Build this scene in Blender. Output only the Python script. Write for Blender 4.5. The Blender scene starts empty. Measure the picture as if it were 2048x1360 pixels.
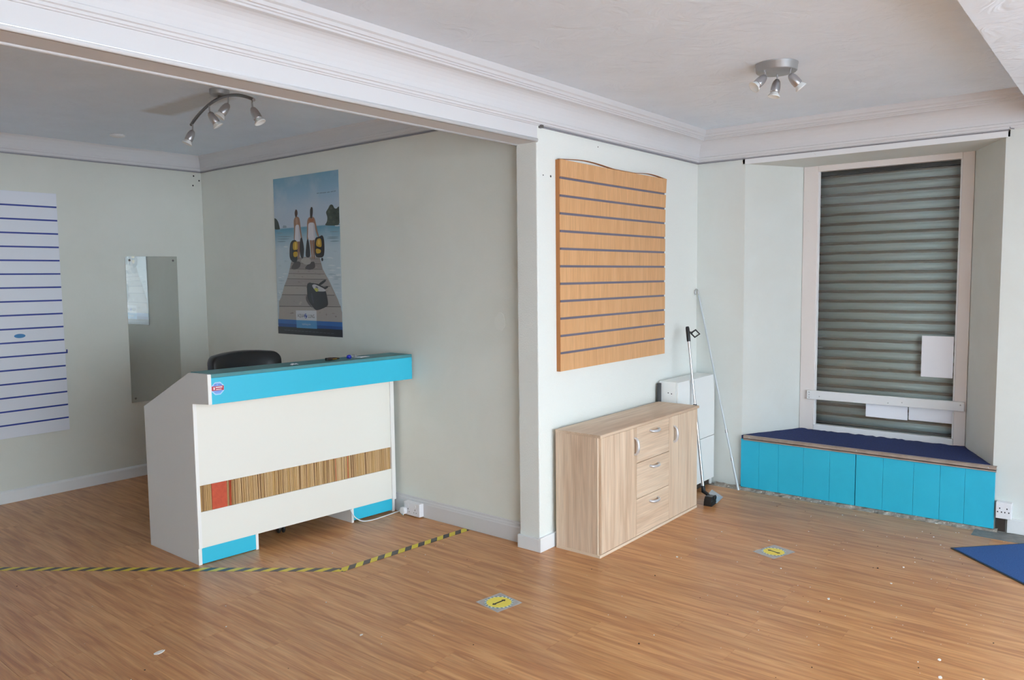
import bpy, bmesh, math, random
from mathutils import Vector, Matrix
random.seed(7)
S = bpy.context.scene
COL = S.collection

# ------------------------------------------------------------------ camera, sky, exposure
YAW, PITCH, ROLL, FPX, EYE = 39.1917, -4.6806, -0.6559, 1549.73, 1.56
def make_camera():
    y, p, r = (math.radians(a) for a in (YAW, PITCH, ROLL))
    fw = Vector((math.cos(p)*math.cos(y), math.cos(p)*math.sin(y), math.sin(p)))
    rt = Vector((math.sin(y), -math.cos(y), 0)); up = rt.cross(fw)
    r2 = rt*math.cos(r) + up*math.sin(r); u2 = up*math.cos(r) - rt*math.sin(r)
    cd = bpy.data.cameras.new('camera'); cd.sensor_width = 36; cd.lens = FPX/2048*36
    cd.clip_start = .02
    co = bpy.data.objects.new('camera', cd); COL.objects.link(co)
    m = Matrix((r2, u2, -fw)).transposed().to_4x4(); m.translation = (0, 0, EYE)
    co.matrix_world = m; S.camera = co
make_camera()
W = bpy.data.worlds.new('overcast_sky'); S.world = W; W.use_nodes = True
bg = W.node_tree.nodes['Background']; bg.inputs[0].default_value = (.78, .91, 1.0, 1); bg.inputs[1].default_value = 3.0
S.view_settings.view_transform = 'Standard'; S.view_settings.look = 'None'; S.view_settings.gamma = 1
S.view_settings.use_curve_mapping = False; S.view_settings.exposure = 1.57
try:
    S.cycles.use_denoising = True; S.cycles.max_bounces = 8; S.cycles.diffuse_bounces = 5; S.cycles.use_adaptive_sampling = True; S.cycles.adaptive_threshold = .06
    S.cycles.glossy_bounces = 4; S.cycles.transparent_max_bounces = 12; S.cycles.sample_clamp_indirect = 8
except Exception: pass
# sun added to bounce light off the unseen pavement onto the ceiling: it shines along and away from the shopfront, so none of it enters directly
sl = bpy.data.lights.new('bounce_sun', 'SUN'); sl.energy = 18.0; sl.angle = math.radians(6); sl.color = (.97, .98, 1)
so = bpy.data.objects.new('bounce_sun', sl); COL.objects.link(so); so.location = (-8, 4, 12)
so.rotation_euler = Vector((.55, -.35, -.75)).to_track_quat('-Z', 'Y').to_euler()
# the shopfront glazing lies behind the camera (plane Y=YF)
YF = -2.0; WX0, WX1, WZ0, WZ1 = -.9, 3.8, .06, 2.41

# ------------------------------------------------------------------ helpers
def lin(c): c /= 255.; return c/12.92 if c <= .04045 else ((c+.055)/1.055)**2.4
def rgb(r, g, b): return (lin(r), lin(g), lin(b), 1)

def mat(name, col, rough=.5, metal=0., bump=None, var=None, coat=0., spec=.5, alpha=1., dirt=None, stretch=(1, 1, 1)):
    m = bpy.data.materials.new(name); m.use_nodes = True
    nt = m.node_tree; b = nt.nodes['Principled BSDF']
    b.inputs['Base Color'].default_value = col; b.inputs['Roughness'].default_value = rough
    b.inputs['Metallic'].default_value = metal; b.inputs['Coat Weight'].default_value = coat
    b.inputs['Specular IOR Level'].default_value = spec; b.inputs['Alpha'].default_value = alpha
    tc = nt.nodes.new('ShaderNodeTexCoord'); mp = nt.nodes.new('ShaderNodeMapping')
    mp.inputs['Scale'].default_value = stretch
    nt.links.new(tc.outputs['Object'], mp.inputs['Vector'])
    src = None
    def noise(sc, det=4., rg=.55, dis=0.):
        n = nt.nodes.new('ShaderNodeTexNoise'); n.inputs['Scale'].default_value = sc; n.inputs['Detail'].default_value = det
        n.inputs['Roughness'].default_value = rg; n.inputs['Distortion'].default_value = dis
        nt.links.new(mp.outputs['Vector'], n.inputs['Vector']); return n
    def mix(fac, a, bcol):
        x = nt.nodes.new('ShaderNodeMix'); x.data_type = 'RGBA'
        nt.links.new(fac, x.inputs[0])
        if hasattr(a, 'is_linked'): nt.links.new(a, x.inputs[6])
        else: x.inputs[6].default_value = a
        x.inputs[7].default_value = bcol; return x.outputs[2]
    def ramp(sock, a, b_):
        r = nt.nodes.new('ShaderNodeMapRange'); r.inputs[1].default_value = a; r.inputs[2].default_value = b_
        nt.links.new(sock, r.inputs[0]); return r.outputs[0]
    cur = col
    if var:      # (scale, other colour)
        cur = mix(ramp(noise(var[0], 5., .6, .4).outputs['Fac'], .35, .7), cur, var[1])
    if dirt:     # (scale, threshold, colour)
        cur = mix(ramp(noise(dirt[0], 6., .65).outputs['Fac'], dirt[1], dirt[1]+.06), cur, dirt[2])
    if hasattr(cur, 'is_linked'): nt.links.new(cur, b.inputs['Base Color'])
    if bump:     # (scale, strength[, distance[, distortion]])
        n = noise(bump[0], 3., .5, bump[3] if len(bump) > 3 else 0.)
        bp = nt.nodes.new('ShaderNodeBump'); bp.inputs['Strength'].default_value = bump[1]
        bp.inputs['Distance'].default_value = bump[2] if len(bump) > 2 else .002
        nt.links.new(n.outputs['Fac'], bp.inputs['Height']); nt.links.new(bp.outputs['Normal'], b.inputs['Normal'])
    return m

def wood(name, c1, c2, c3, axis, rough=.4, per_object=.0, fine=180., broad=14., bumpy=.08, coat=0.):
    """wood grain running along axis ('X','Y','Z'); each object shifts its own pattern"""
    m = bpy.data.materials.new(name); m.use_nodes = True; nt = m.node_tree; b = nt.nodes['Principled BSDF']
    N = nt.nodes.new; L = nt.links.new
    tc = N('ShaderNodeTexCoord'); oi = N('ShaderNodeObjectInfo')
    k = N('ShaderNodeVectorMath'); k.operation = 'SCALE'; k.inputs[0].default_value = (31.7, 17.3, 23.9); L(oi.outputs['Random'], k.inputs['Scale'])
    ad = N('ShaderNodeVectorMath'); ad.operation = 'ADD'; L(tc.outputs['Object'], ad.inputs[0]); L(k.outputs[0], ad.inputs[1])
    def tex(sc, along, det, dis):
        mp = N('ShaderNodeMapping'); s = [sc, sc, sc]; s['XYZ'.index(axis)] = along; mp.inputs['Scale'].default_value = s
        L(ad.outputs[0], mp.inputs['Vector']); n = N('ShaderNodeTexNoise'); n.inputs['Scale'].default_value = 1.
        n.inputs['Detail'].default_value = det; n.inputs['Distortion'].default_value = dis; L(mp.outputs[0], n.inputs['Vector']); return n.outputs['Fac']
    a = tex(broad, broad*.07, 5., .8); f = tex(fine, fine*.03, 3., .2)
    r1 = N('ShaderNodeValToRGB'); e = r1.color_ramp.elements
    e[0].position = .33; e[0].color = c1; e[1].position = .68; e[1].color = c3
    q = e.new(.5); q.color = c2
    L(a, r1.inputs[0])
    mr = N('ShaderNodeMapRange'); mr.inputs[1].default_value = .3; mr.inputs[2].default_value = .7; mr.inputs[3].default_value = .86; mr.inputs[4].default_value = 1.08
    L(f, mr.inputs[0])
    hv = N('ShaderNodeMapRange'); hv.inputs[3].default_value = 1-per_object; hv.inputs[4].default_value = 1+per_object; L(oi.outputs['Random'], hv.inputs[0])
    mu = N('ShaderNodeMath'); mu.operation = 'MULTIPLY'; L(mr.outputs[0], mu.inputs[0]); L(hv.outputs[0], mu.inputs[1])
    sc = N('ShaderNodeVectorMath'); sc.operation = 'SCALE'; L(r1.outputs[0], sc.inputs[0]); L(mu.outputs[0], sc.inputs['Scale'])
    L(sc.outputs[0], b.inputs['Base Color'])
    b.inputs['Roughness'].default_value = rough; b.inputs['Coat Weight'].default_value = coat
    bp = N('ShaderNodeBump'); bp.inputs['Strength'].default_value = bumpy; bp.inputs['Distance'].default_value = .001
    L(f, bp.inputs['Height']); L(bp.outputs[0], b.inputs['Normal'])
    return m

class MB:
    """collects shapes into ONE mesh"""
    def __init__(s, T=None): s.v = []; s.f = []; s.mi = []; s.sm = []; s.T = T
    def add(s, vs, fs, mi=0, smooth=False):
        n = len(s.v); s.v += [s.T(*v) if s.T else tuple(v) for v in vs]
        for f in fs: s.f.append(tuple(i+n for i in f)); s.mi.append(mi); s.sm.append(smooth)
        return s
    def box(s, x0, x1, y0, y1, z0, z1, mi=0):
        return s.add([(x0,y0,z0),(x1,y0,z0),(x1,y1,z0),(x0,y1,z0),(x0,y0,z1),(x1,y0,z1),(x1,y1,z1),(x0,y1,z1)],
                     [(0,3,2,1),(4,5,6,7),(0,1,5,4),(1,2,6,5),(2,3,7,6),(3,0,4,7)], mi)
    def prism(s, poly, axis, a, b, mi=0, smooth=False):
        def P(p, t):
            return {'x': (t, p[0], p[1]), 'y': (p[0], t, p[1]), 'z': (p[0], p[1], t)}[axis]
        n = len(poly); vs = [P(p, a) for p in poly] + [P(p, b) for p in poly]
        s.add(vs, [tuple(range(n)), tuple(range(2*n-1, n-1, -1))], mi)
        n0 = len(s.v)-2*n
        for i in range(n):
            j = (i+1) % n; s.f.append((n0+i, n0+j, n0+n+j, n0+n+i)); s.mi.append(mi); s.sm.append(smooth)
        return s
    def tube(s, pts, r, n=10, mi=0, caps=True):
        pts = [Vector(p) for p in pts]; rs = r if isinstance(r, (list, tuple)) else [r]*len(pts)
        vs = []; ref = None
        for i, p in enumerate(pts):
            d = (pts[min(i+1, len(pts)-1)] - pts[max(i-1, 0)]).normalized()
            if ref is None: ref = d.orthogonal().normalized()
            a = (ref - d*ref.dot(d)).normalized(); ref = a; b = d.cross(a)
            vs += [p + (a*math.cos(t*2*math.pi/n) + b*math.sin(t*2*math.pi/n))*rs[i] for t in range(n)]
        fs = [(i*n+t, i*n+(t+1) % n, (i+1)*n+(t+1) % n, (i+1)*n+t) for i in range(len(pts)-1) for t in range(n)]
        s.add(vs, fs, mi, True)
        if caps: s.add(vs[:n], [tuple(range(n-1, -1, -1))], mi); s.add(vs[-n:], [tuple(range(n))], mi)
        return s
    def lathe(s, prof, org=(0,0,0), axis=(0,0,1), n=24, mi=0, smooth=True):
        ax = Vector(axis).normalized(); a = ax.orthogonal().normalized(); b = ax.cross(a); o = Vector(org)
        vs = [o + ax*h + (a*math.cos(t*2*math.pi/n)+b*math.sin(t*2*math.pi/n))*max(r, 1e-5) for r, h in prof for t in range(n)]
        fs = [(i*n+t, i*n+(t+1) % n, (i+1)*n+(t+1) % n, (i+1)*n+t) for i in range(len(prof)-1) for t in range(n)]
        return s.add(vs, fs, mi, smooth)
    def build(s, name, mats, parent=None, bevel=0., origin=None, seg=2, subsurf=0, normals=True, auto=None):
        me = bpy.data.meshes.new(name)
        if parent is not None: o = parent.get('_w'); o = Vector(o) if o is not None else Vector()
        elif origin is not None: o = Vector(origin)
        else:
            xs, ys, zs = zip(*[(v[0], v[1], v[2]) for v in s.v]); o = Vector(((min(xs)+max(xs))/2, (min(ys)+max(ys))/2, min(zs)))
        me.from_pydata([Vector(v)-o for v in s.v], [], s.f)
        for m in (mats if isinstance(mats, (list, tuple)) else [mats]): me.materials.append(m)
        me.polygons.foreach_set('material_index', s.mi); me.polygons.foreach_set('use_smooth', s.sm)
        if normals:
            bm = bmesh.new(); bm.from_mesh(me); bmesh.ops.recalc_face_normals(bm, faces=bm.faces); bm.to_mesh(me); bm.free()
        ob = bpy.data.objects.new(name, me); COL.objects.link(ob)
        if parent is not None: ob.parent = parent
        else: ob.location = o
        ob['_w'] = tuple(o)
        if bevel:
            md = ob.modifiers.new('bevel', 'BEVEL'); md.width = bevel; md.segments = seg; md.limit_method = 'ANGLE'
        if subsurf:
            md = ob.modifiers.new('sub', 'SUBSURF'); md.levels = md.render_levels = subsurf
        return ob

def tag(o, label, cat, group=None, kind=None):
    o['label'] = label; o['category'] = cat
    if group: o['group'] = group
    if kind: o['kind'] = kind
    return o
def thing(name, loc, label, cat, group=None):
    e = bpy.data.objects.new(name, None); COL.objects.link(e); e.location = loc; e['_w'] = tuple(loc); e.empty_display_size = .05
    return tag(e, label, cat, group)
def text(parent, body, size, loc, rot, m, name='lettering', align='CENTER', sx=1.):
    c = bpy.data.curves.new(name, 'FONT'); c.body = body; c.size = size; c.align_x = align; c.align_y = 'CENTER'; c.materials.append(m)
    tmp = bpy.data.objects.new(name, c); COL.objects.link(tmp); bpy.context.view_layer.update()
    me = bpy.data.meshes.new_from_object(tmp.evaluated_get(bpy.context.evaluated_depsgraph_get())); bpy.data.objects.remove(tmp)
    o = bpy.data.objects.new(name, me); COL.objects.link(o); o.parent = parent
    o.location = Vector(loc)-Vector(parent['_w']); o.rotation_euler = rot; o.scale = (sx, 1, 1); return o

# ------------------------------------------------------------------ materials
M = {}
M['wall'] = mat('painted_wall', rgb(231, 234, 228), .75, bump=(90, .25, .002), var=(2.2, rgb(226, 229, 222)), dirt=(7, .74, rgb(205, 200, 188)))
M['wall_rough'] = mat('rough_painted_wall', rgb(230, 233, 229), .75, bump=(120, .6, .004))
M['plaster'] = mat('white_plaster_trim', rgb(214, 214, 216), .6, bump=(40, .06))
M['ceiling'] = mat('textured_ceiling', rgb(230, 241, 253), .8, bump=(6., .6, .014, 1.8), var=(3., rgb(225, 236, 248)))
M['gloss_white'] = mat('white_gloss_paint', rgb(230, 232, 234), .35, bump=(60, .05), dirt=(16, .7, rgb(200, 193, 183)))
M['screed'] = mat('bare_screed', rgb(176, 168, 158), .9, bump=(60, .8, .006), var=(24, rgb(120, 108, 98)), dirt=(40, .6, rgb(222, 218, 208)))
M['plank'] = wood('laminate_plank', rgb(180, 120, 74), rgb(201, 143, 92), rgb(216, 162, 110), 'Y', .33, .05, 170, 34, .05)
M['oak'] = wood('pale_oak_upright', rgb(203, 173, 146), rgb(219, 193, 167), rgb(228, 206, 182), 'Z', .5, .02, 160, 16)
M['oak_x'] = wood('pale_oak_level', rgb(203, 173, 146), rgb(219, 193, 167), rgb(228, 206, 182), 'X', .5, .03, 160, 16)
M['oak_edge'] = mat('pale_oak_edging', rgb(226, 205, 182), .5)
M['beech'] = wood('beech_veneer', rgb(214, 162, 112), rgb(219, 168, 118), rgb(223, 173, 124), 'Z', .45, .01, 220, 22, .03)
M['beech_edge'] = mat('beech_edging', rgb(178, 118, 66), .5)
M['groove'] = mat('grey_plastic_insert', rgb(112, 108, 124), .4)
M['screw'] = mat('zinc_screw', rgb(190, 190, 192), .35, 1.)
M['slat_white'] = mat('white_laminate_slat', rgb(222, 226, 236), .4)
M['blue_insert'] = mat('blue_plastic_insert', rgb(40, 62, 150), .4)
M['sticker_blue'] = mat('blue_sticker', rgb(56, 130, 190), .4)
M['turq'] = mat('turquoise_paint', rgb(44, 188, 222), .42, var=(4, rgb(40, 182, 217)), bump=(80, .08), dirt=(30, .745, rgb(60, 110, 125)))
M['turq_counter'] = mat('turquoise_counter_paint', rgb(52, 194, 226), .4, bump=(80, .06), dirt=(26, .75, rgb(60, 110, 125)))
M['top_teal'] = mat('darker_teal_top', rgb(74, 142, 148), .45, bump=(80, .06), var=(6, rgb(68, 132, 140)))  # top board and sloping desk: a darker, greener teal than the fascia
M['handle'] = mat('pale_silver_handle', rgb(214, 215, 220), .3, .45)
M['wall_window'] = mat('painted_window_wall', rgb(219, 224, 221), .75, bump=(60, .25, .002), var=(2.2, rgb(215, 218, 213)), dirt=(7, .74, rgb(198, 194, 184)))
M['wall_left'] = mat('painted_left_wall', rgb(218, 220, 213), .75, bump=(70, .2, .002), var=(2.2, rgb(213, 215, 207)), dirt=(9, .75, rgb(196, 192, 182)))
M['cream'] = mat('cream_laminate', rgb(238, 236, 228), .45)
M['counter_side'] = mat('white_painted_side', rgb(226, 229, 232), .55)
M['edge_white'] = mat('white_edging', rgb(244, 243, 240), .4)
M['red_panel'] = mat('orange_red_panel', rgb(205, 84, 52), .5, var=(40, rgb(190, 74, 46)))
M['chrome'] = mat('chrome', rgb(205, 206, 210), .12, 1.)
M['satin'] = mat('satin_silver', rgb(186, 186, 190), .32, .9)
M['silver_paint'] = mat('silver_painted_metal', rgb(168, 170, 172), .45, .5)
M['dark_metal'] = mat('dark_satin_metal', rgb(120, 118, 118), .38, .8)
M['frost'] = mat('frosted_glass', rgb(232, 236, 236), .3)
M['black'] = mat('black_plastic', rgb(24, 24, 26), .4)
M['leather'] = mat('black_leather', rgb(22, 24, 30), .38, bump=(140, .12, .001), coat=.15)
M['scuff'] = mat('torn_white_patch', rgb(165, 165, 172), .8)
M['socket'] = mat('white_socket_plastic', rgb(236, 236, 240), .3)
M['hole'] = mat('dark_hole', rgb(30, 28, 34), .7)
M['white_unit'] = mat('white_melamine', rgb(240, 243, 243), .4)
M['carpet'] = mat('navy_carpet', rgb(36, 58, 122), .95, bump=(160, 1., .006), var=(120, rgb(26, 36, 78)))
M['nosing'] = mat('aluminium_nosing', rgb(178, 164, 154), .5, .3, var=(12, rgb(160, 146, 136)))
M['mat_blue'] = mat('blue_doormat_pile', rgb(52, 100, 166), .95, bump=(320, .8, .004), var=(180, rgb(36, 76, 138)), dirt=(60, .74, rgb(150, 175, 205)))
M['rubber'] = mat('grey_rubber', rgb(70, 72, 76), .7)
M['dark_tape'] = mat('dark_grey_tape', rgb(112, 112, 112), .6, var=(20, rgb(140, 138, 134)))
M['paper'] = mat('white_paper', rgb(246, 248, 255), .8)
M['frame_pink'] = mat('aged_window_paint', rgb(229, 222, 219), .5, dirt=(30, .72, rgb(190, 180, 170)))
M['alu'] = mat('brushed_aluminium', rgb(205, 205, 208), .28, 1.)
M['pole'] = mat('pale_grey_pole', rgb(196, 204, 210), .4, .2)
M['clear'] = mat('clear_plastic_scoop', rgb(186, 188, 196), .2, .3)
M['bristle'] = mat('black_bristle', rgb(26, 26, 28), .9, bump=(200, 1., .004))
M['flake'] = mat('plaster_flake', rgb(232, 230, 226), .9)
M['dirt'] = mat('dark_grit', rgb(60, 50, 44), .9)
M['grey_pave'] = mat('pavement', rgb(150, 154, 160), .9, var=(1., rgb(138, 142, 148)))
M['ink'] = mat('black_ink', rgb(24, 26, 30), .5)
M['sign_yellow'] = mat('yellow_print', rgb(246, 226, 92), .45)
M['sign_teal'] = mat('teal_print', rgb(88, 132, 146), .45)
M['sign_white'] = mat('white_print', rgb(224, 226, 214), .45)
M['rail'] = mat('thin_metal_rail', rgb(150, 150, 156), .45, .5)
M['gold'] = mat('brass', rgb(176, 140, 66), .3, .9)
M['key_blue'] = mat('blue_key_tag', rgb(30, 46, 170), .2)
M['brown_leather'] = mat('dark_brown_fob', rgb(56, 36, 28), .5)
M['cable'] = mat('white_cable', rgb(232, 234, 240), .4)

def m_mirror():
    m = mat('mirror_silver', (.72, .75, .73, 1), .03, 1.); return m
M['mirror'] = m_mirror()
def m_glass():
    m = bpy.data.materials.new('window_glass'); m.use_nodes = True; nt = m.node_tree; nt.nodes.remove(nt.nodes['Principled BSDF'])
    t = nt.nodes.new('ShaderNodeBsdfTransparent'); t.inputs[0].default_value = (.96, .98, .975, 1)
    g = nt.nodes.new('ShaderNodeBsdfGlossy'); g.inputs['Roughness'].default_value = .03
    f = nt.nodes.new('ShaderNodeFresnel'); f.inputs[0].default_value = 1.5
    x = nt.nodes.new('ShaderNodeMixShader'); L = nt.links.new
    L(f.outputs[0], x.inputs[0]); L(t.outputs[0], x.inputs[1]); L(g.outputs[0], x.inputs[2]); L(x.outputs[0], nt.nodes['Material Output'].inputs[0])
    return m
M['glass'] = m_glass()
def m_laminate():
    m = bpy.data.materials.new('clear_laminate_sheet'); m.use_nodes = True; nt = m.node_tree; b = nt.nodes['Principled BSDF']
    b.inputs['Base Color'].default_value = rgb(214, 215, 214); b.inputs['Roughness'].default_value = .25; b.inputs['Alpha'].default_value = .5
    return m
M['laminate'] = m_laminate()
def m_shutter():
    """galvanised slat; rust and grime gather along both rolled edges of each slat (local z)"""
    m = mat('galvanised_slat', rgb(146, 158, 157), .55, .15); nt = m.node_tree; b = nt.nodes['Principled BSDF']; N = nt.nodes.new; L = nt.links.new
    tc = N('ShaderNodeTexCoord'); oi = N('ShaderNodeObjectInfo')
    k = N('ShaderNodeVectorMath'); k.operation = 'SCALE'; k.inputs[0].default_value = (3., 41., 7.); L(oi.outputs['Random'], k.inputs['Scale'])
    ad = N('ShaderNodeVectorMath'); ad.operation = 'ADD'; L(tc.outputs['Object'], ad.inputs[0]); L(k.outputs[0], ad.inputs[1])
    mp = N('ShaderNodeMapping'); mp.inputs['Scale'].default_value = (20, 7, 45); L(ad.outputs[0], mp.inputs[0])
    n = N('ShaderNodeTexNoise'); n.inputs['Scale'].default_value = 1.; n.inputs['Detail'].default_value = 6; L(mp.outputs[0], n.inputs['Vector'])
    sx = N('ShaderNodeSeparateXYZ'); L(tc.outputs['Object'], sx.inputs[0])
    a = N('ShaderNodeMath'); a.operation = 'SUBTRACT'; L(sx.outputs['Z'], a.inputs[0]); a.inputs[1].default_value = .0265
    ab = N('ShaderNodeMath'); ab.operation = 'ABSOLUTE'; L(a.outputs[0], ab.inputs[0])
    s = N('ShaderNodeMath'); s.operation = 'MULTIPLY_ADD'; L(n.outputs['Fac'], s.inputs[0]); s.inputs[1].default_value = .012; L(ab.outputs[0], s.inputs[2])
    r = N('ShaderNodeMapRange'); r.inputs[1].default_value = .0275; r.inputs[2].default_value = .034; L(s.outputs[0], r.inputs[0])
    x = N('ShaderNodeMix'); x.data_type = 'RGBA'; L(r.outputs[0], x.inputs[0]); x.inputs[6].default_value = rgb(212, 223, 222); x.inputs[7].default_value = rgb(160, 152, 142)
    L(x.outputs[2], b.inputs['Base Color']); return m
M['shutter'] = m_shutter()
def m_stripes():
    """hazard tape print: slanting yellow and black stripes in the strip's own coordinates (x along, y across)"""
    m = mat('hazard_stripes', rgb(30, 30, 30), .3); nt = m.node_tree; b = nt.nodes['Principled BSDF']; N = nt.nodes.new; L = nt.links.new
    tc = N('ShaderNodeTexCoord'); sx = N('ShaderNodeSeparateXYZ'); L(tc.outputs['Object'], sx.inputs[0])
    s = N('ShaderNodeMath'); s.operation = 'MULTIPLY_ADD'; L(sx.outputs['Y'], s.inputs[0]); s.inputs[1].default_value = -.9; L(sx.outputs['X'], s.inputs[2])
    d = N('ShaderNodeMath'); d.operation = 'DIVIDE'; L(s.outputs[0], d.inputs[0]); d.inputs[1].default_value = .096
    f = N('ShaderNodeMath'); f.operation = 'FRACT'; L(d.outputs[0], f.inputs[0])
    g = N('ShaderNodeMath'); g.operation = 'GREATER_THAN'; L(f.outputs[0], g.inputs[0]); g.inputs[1].default_value = .5
    x = N('ShaderNodeMix'); x.data_type = 'RGBA'; L(g.outputs[0], x.inputs[0]); x.inputs[6].default_value = rgb(58, 56, 56); x.inputs[7].default_value = rgb(224, 206, 40)
    L(x.outputs[2], b.inputs['Base Color']); return m
M['stripes'] = m_stripes()
def m_ceiling_alcove():
    """same ceiling, with an old unpainted patch beside the light"""
    m = M['ceiling'].copy(); m.name = 'textured_ceiling_with_patch'; nt = m.node_tree; b = nt.nodes['Principled BSDF']; N = nt.nodes.new; L = nt.links.new
    src = b.inputs['Base Color'].links[0].from_socket
    tc = N('ShaderNodeTexCoord'); ns = N('ShaderNodeTexNoise'); ns.inputs['Scale'].default_value = 9; L(tc.outputs['Object'], ns.inputs['Vector'])
    ad = N('ShaderNodeVectorMath'); ad.operation = 'MULTIPLY_ADD'; L(ns.outputs['Color'], ad.inputs[0]); ad.inputs[1].default_value = (.05, .05, 0); L(tc.outputs['Object'], ad.inputs[2])
    sx = N('ShaderNodeSeparateXYZ'); L(ad.outputs[0], sx.inputs[0])
    def inside(sock, c, h):
        a = N('ShaderNodeMath'); a.operation = 'SUBTRACT'; L(sock, a.inputs[0]); a.inputs[1].default_value = c
        q = N('ShaderNodeMath'); q.operation = 'ABSOLUTE'; L(a.outputs[0], q.inputs[0])
        r = N('ShaderNodeMapRange'); r.inputs[1].default_value = h+.03; r.inputs[2].default_value = h-.02; L(q.outputs[0], r.inputs[0]); return r.outputs[0]
    a = inside(sx.outputs['X'], 2.415+.025, .09); c = inside(sx.outputs['Y'], 4.42+.025, .36)
    mu = N('ShaderNodeMath'); mu.operation = 'MULTIPLY'; L(a, mu.inputs[0]); L(c, mu.inputs[1])
    m2 = N('ShaderNodeMath'); m2.operation = 'MULTIPLY'; L(mu.outputs[0], m2.inputs[0]); m2.inputs[1].default_value = .5
    x = N('ShaderNodeMix'); x.data_type = 'RGBA'; L(m2.outputs[0], x.inputs[0]); L(src, x.inputs[6]); x.inputs[7].default_value = rgb(178, 168, 152)
    L(x.outputs[2], b.inputs['Base Color']); return m
M['ceiling_patch'] = m_ceiling_alcove()

# ------------------------------------------------------------------ the room
YP, T, XE, XP, XW, YL = 2.598, .145, 3.417, 3.479, 5.383, 6.19
ZB, ZR, ZR2, ZC = 2.289, 2.389, 2.468, 2.59
XL = -2.6
def struct(mb, name, m, label, cat, bevel=0., origin=None):
    return tag(mb.build(name, m, bevel=bevel, origin=origin), label, cat, kind='structure')

fl = struct(MB().box(XL, 6.1, YF-.15, YL+.1, -.12, -.006), 'floor', M['screed'], 'brown wood laminate floor of narrow planks over bare screed', 'floor')
# planks run along Y; rows step along X
PW, PG = .1215, .0005
plank_mesh = {}
def plank_obj(x0, y0, y1):
    ln = round(y1-y0, 3)
    if ln not in plank_mesh:
        hw = PW/2-PG/2; hl = ln/2-PG/2; b = .0004
        vs = [(-hw,-hl,-.0055),(hw,-hl,-.0055),(hw,hl,-.0055),(-hw,hl,-.0055),(-hw,-hl,-b),(hw,-hl,-b),(hw,hl,-b),(-hw,hl,-b),
              (-hw+b,-hl+b,0),(hw-b,-hl+b,0),(hw-b,hl-b,0),(-hw+b,hl-b,0)]
        fs = [(0,1,5,4),(1,2,6,5),(2,3,7,6),(3,0,4,7),(4,5,9,8),(5,6,10,9),(6,7,11,10),(7,4,8,11),(8,9,10,11)]
        me = bpy.data.meshes.new('plank'); me.from_pydata(vs, [], fs); me.materials.append(M['plank']); plank_mesh[ln] = me
    o = bpy.data.objects.new('plank', plank_mesh[ln]); COL.objects.link(o); o.parent = fl
    w = Vector(fl['_w']); o.location = Vector((x0+PW/2, (y0+y1)/2, 0))-w
    return o
LEN = 1.22
def in_view(x, ya, yb):
    # floor seen by the camera: right of the line through the image's left edge, beyond its bottom edge
    for yy in (ya, (ya+yb)/2, yb):
        for xx in (x, x+PW):
            if xx > .93 + max(0, (yy-3.43))*.30 and yy < 6.17 and xx*.7846 + yy*.62 > 2.86 and yy > .09*xx-.05: return True
    return False
rest = MB()
row = 0; x = 5.30-PW
while x > XL:
    off = random.choice([.0, .305, .61, .915])*1. + random.uniform(-.05, .05)
    y = YF-.1-off
    while y < YL:
        a, b_ = max(y, YF-.1), min(y+LEN, YL)
        if x > XP-PW and a > YP: pass
        elif b_-a > .05:
            if x > XP-PW: b_ = min(b_, YP)
            elif x+PW > XP: b_ = min(b_, YL)
            a, b_ = round(a, 2), round(b_, 2)
            if b_-a > .04:
                if in_view(x, a, b_): plank_obj(x, a, b_)
                else: rest.box(x+PG/2, x+PW-PG/2, a+PG/2, b_-PG/2, -.0055, 0)
        y += LEN
    x -= PW; row += 1
ro = rest.build('plank_field', M['plank'], fl); ro['kind'] = 'stuff'

struct(MB().box(XL, 6.1, YF-.15, YP+.05, ZC, ZC+.1), 'ceiling', M['ceiling'], 'white swirl-textured ceiling over the main room with the round light', 'ceiling', origin=(0, 0, ZC))
struct(MB().box(XL, XP+.05, YP+.05, YL+.1, ZC, ZC+.1), 'ceiling', M['ceiling_patch'], 'white textured ceiling of the alcove behind the beam, with a brown patch', 'ceiling', origin=(0, 0, ZC))
struct(MB().box(XL, XW, YF-.15, .5, 2.42, ZC+.05), 'ceiling', M['ceiling'], 'lowered white ceiling strip in the top right corner', 'ceiling', origin=(0, 0, 2.42))
struct(MB().box(XL, XP+.12, YL, YL+.12, -.1, ZC+.05), 'wall_left', M['wall_left'], 'cream wall with the mirror and the white slatted board', 'wall', origin=(0, YL, 0))
struct(MB().box(XP, XP+.12, YP+T-.03, YL, -.1, ZC+.05), 'wall_back', M['wall'], 'cream textured wall behind the counter, with the poster', 'wall', origin=(XP, 0, 0))
struct(MB().box(XE, 6.1, YP, YP+T, -.1, ZC+.02), 'wall_partition', M['wall_rough'], 'white partition wall with rough pillar end and wooden slatted board', 'wall', bevel=.006, origin=(XE, YP, 0))
struct(MB().box(XL-.12, XL, YF-.15, YL+.1, -.1, ZC+.1), 'wall_rear', M['wall'], 'plain cream wall at the rear of the shop', 'wall', origin=(XL, 0, 0))

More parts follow.
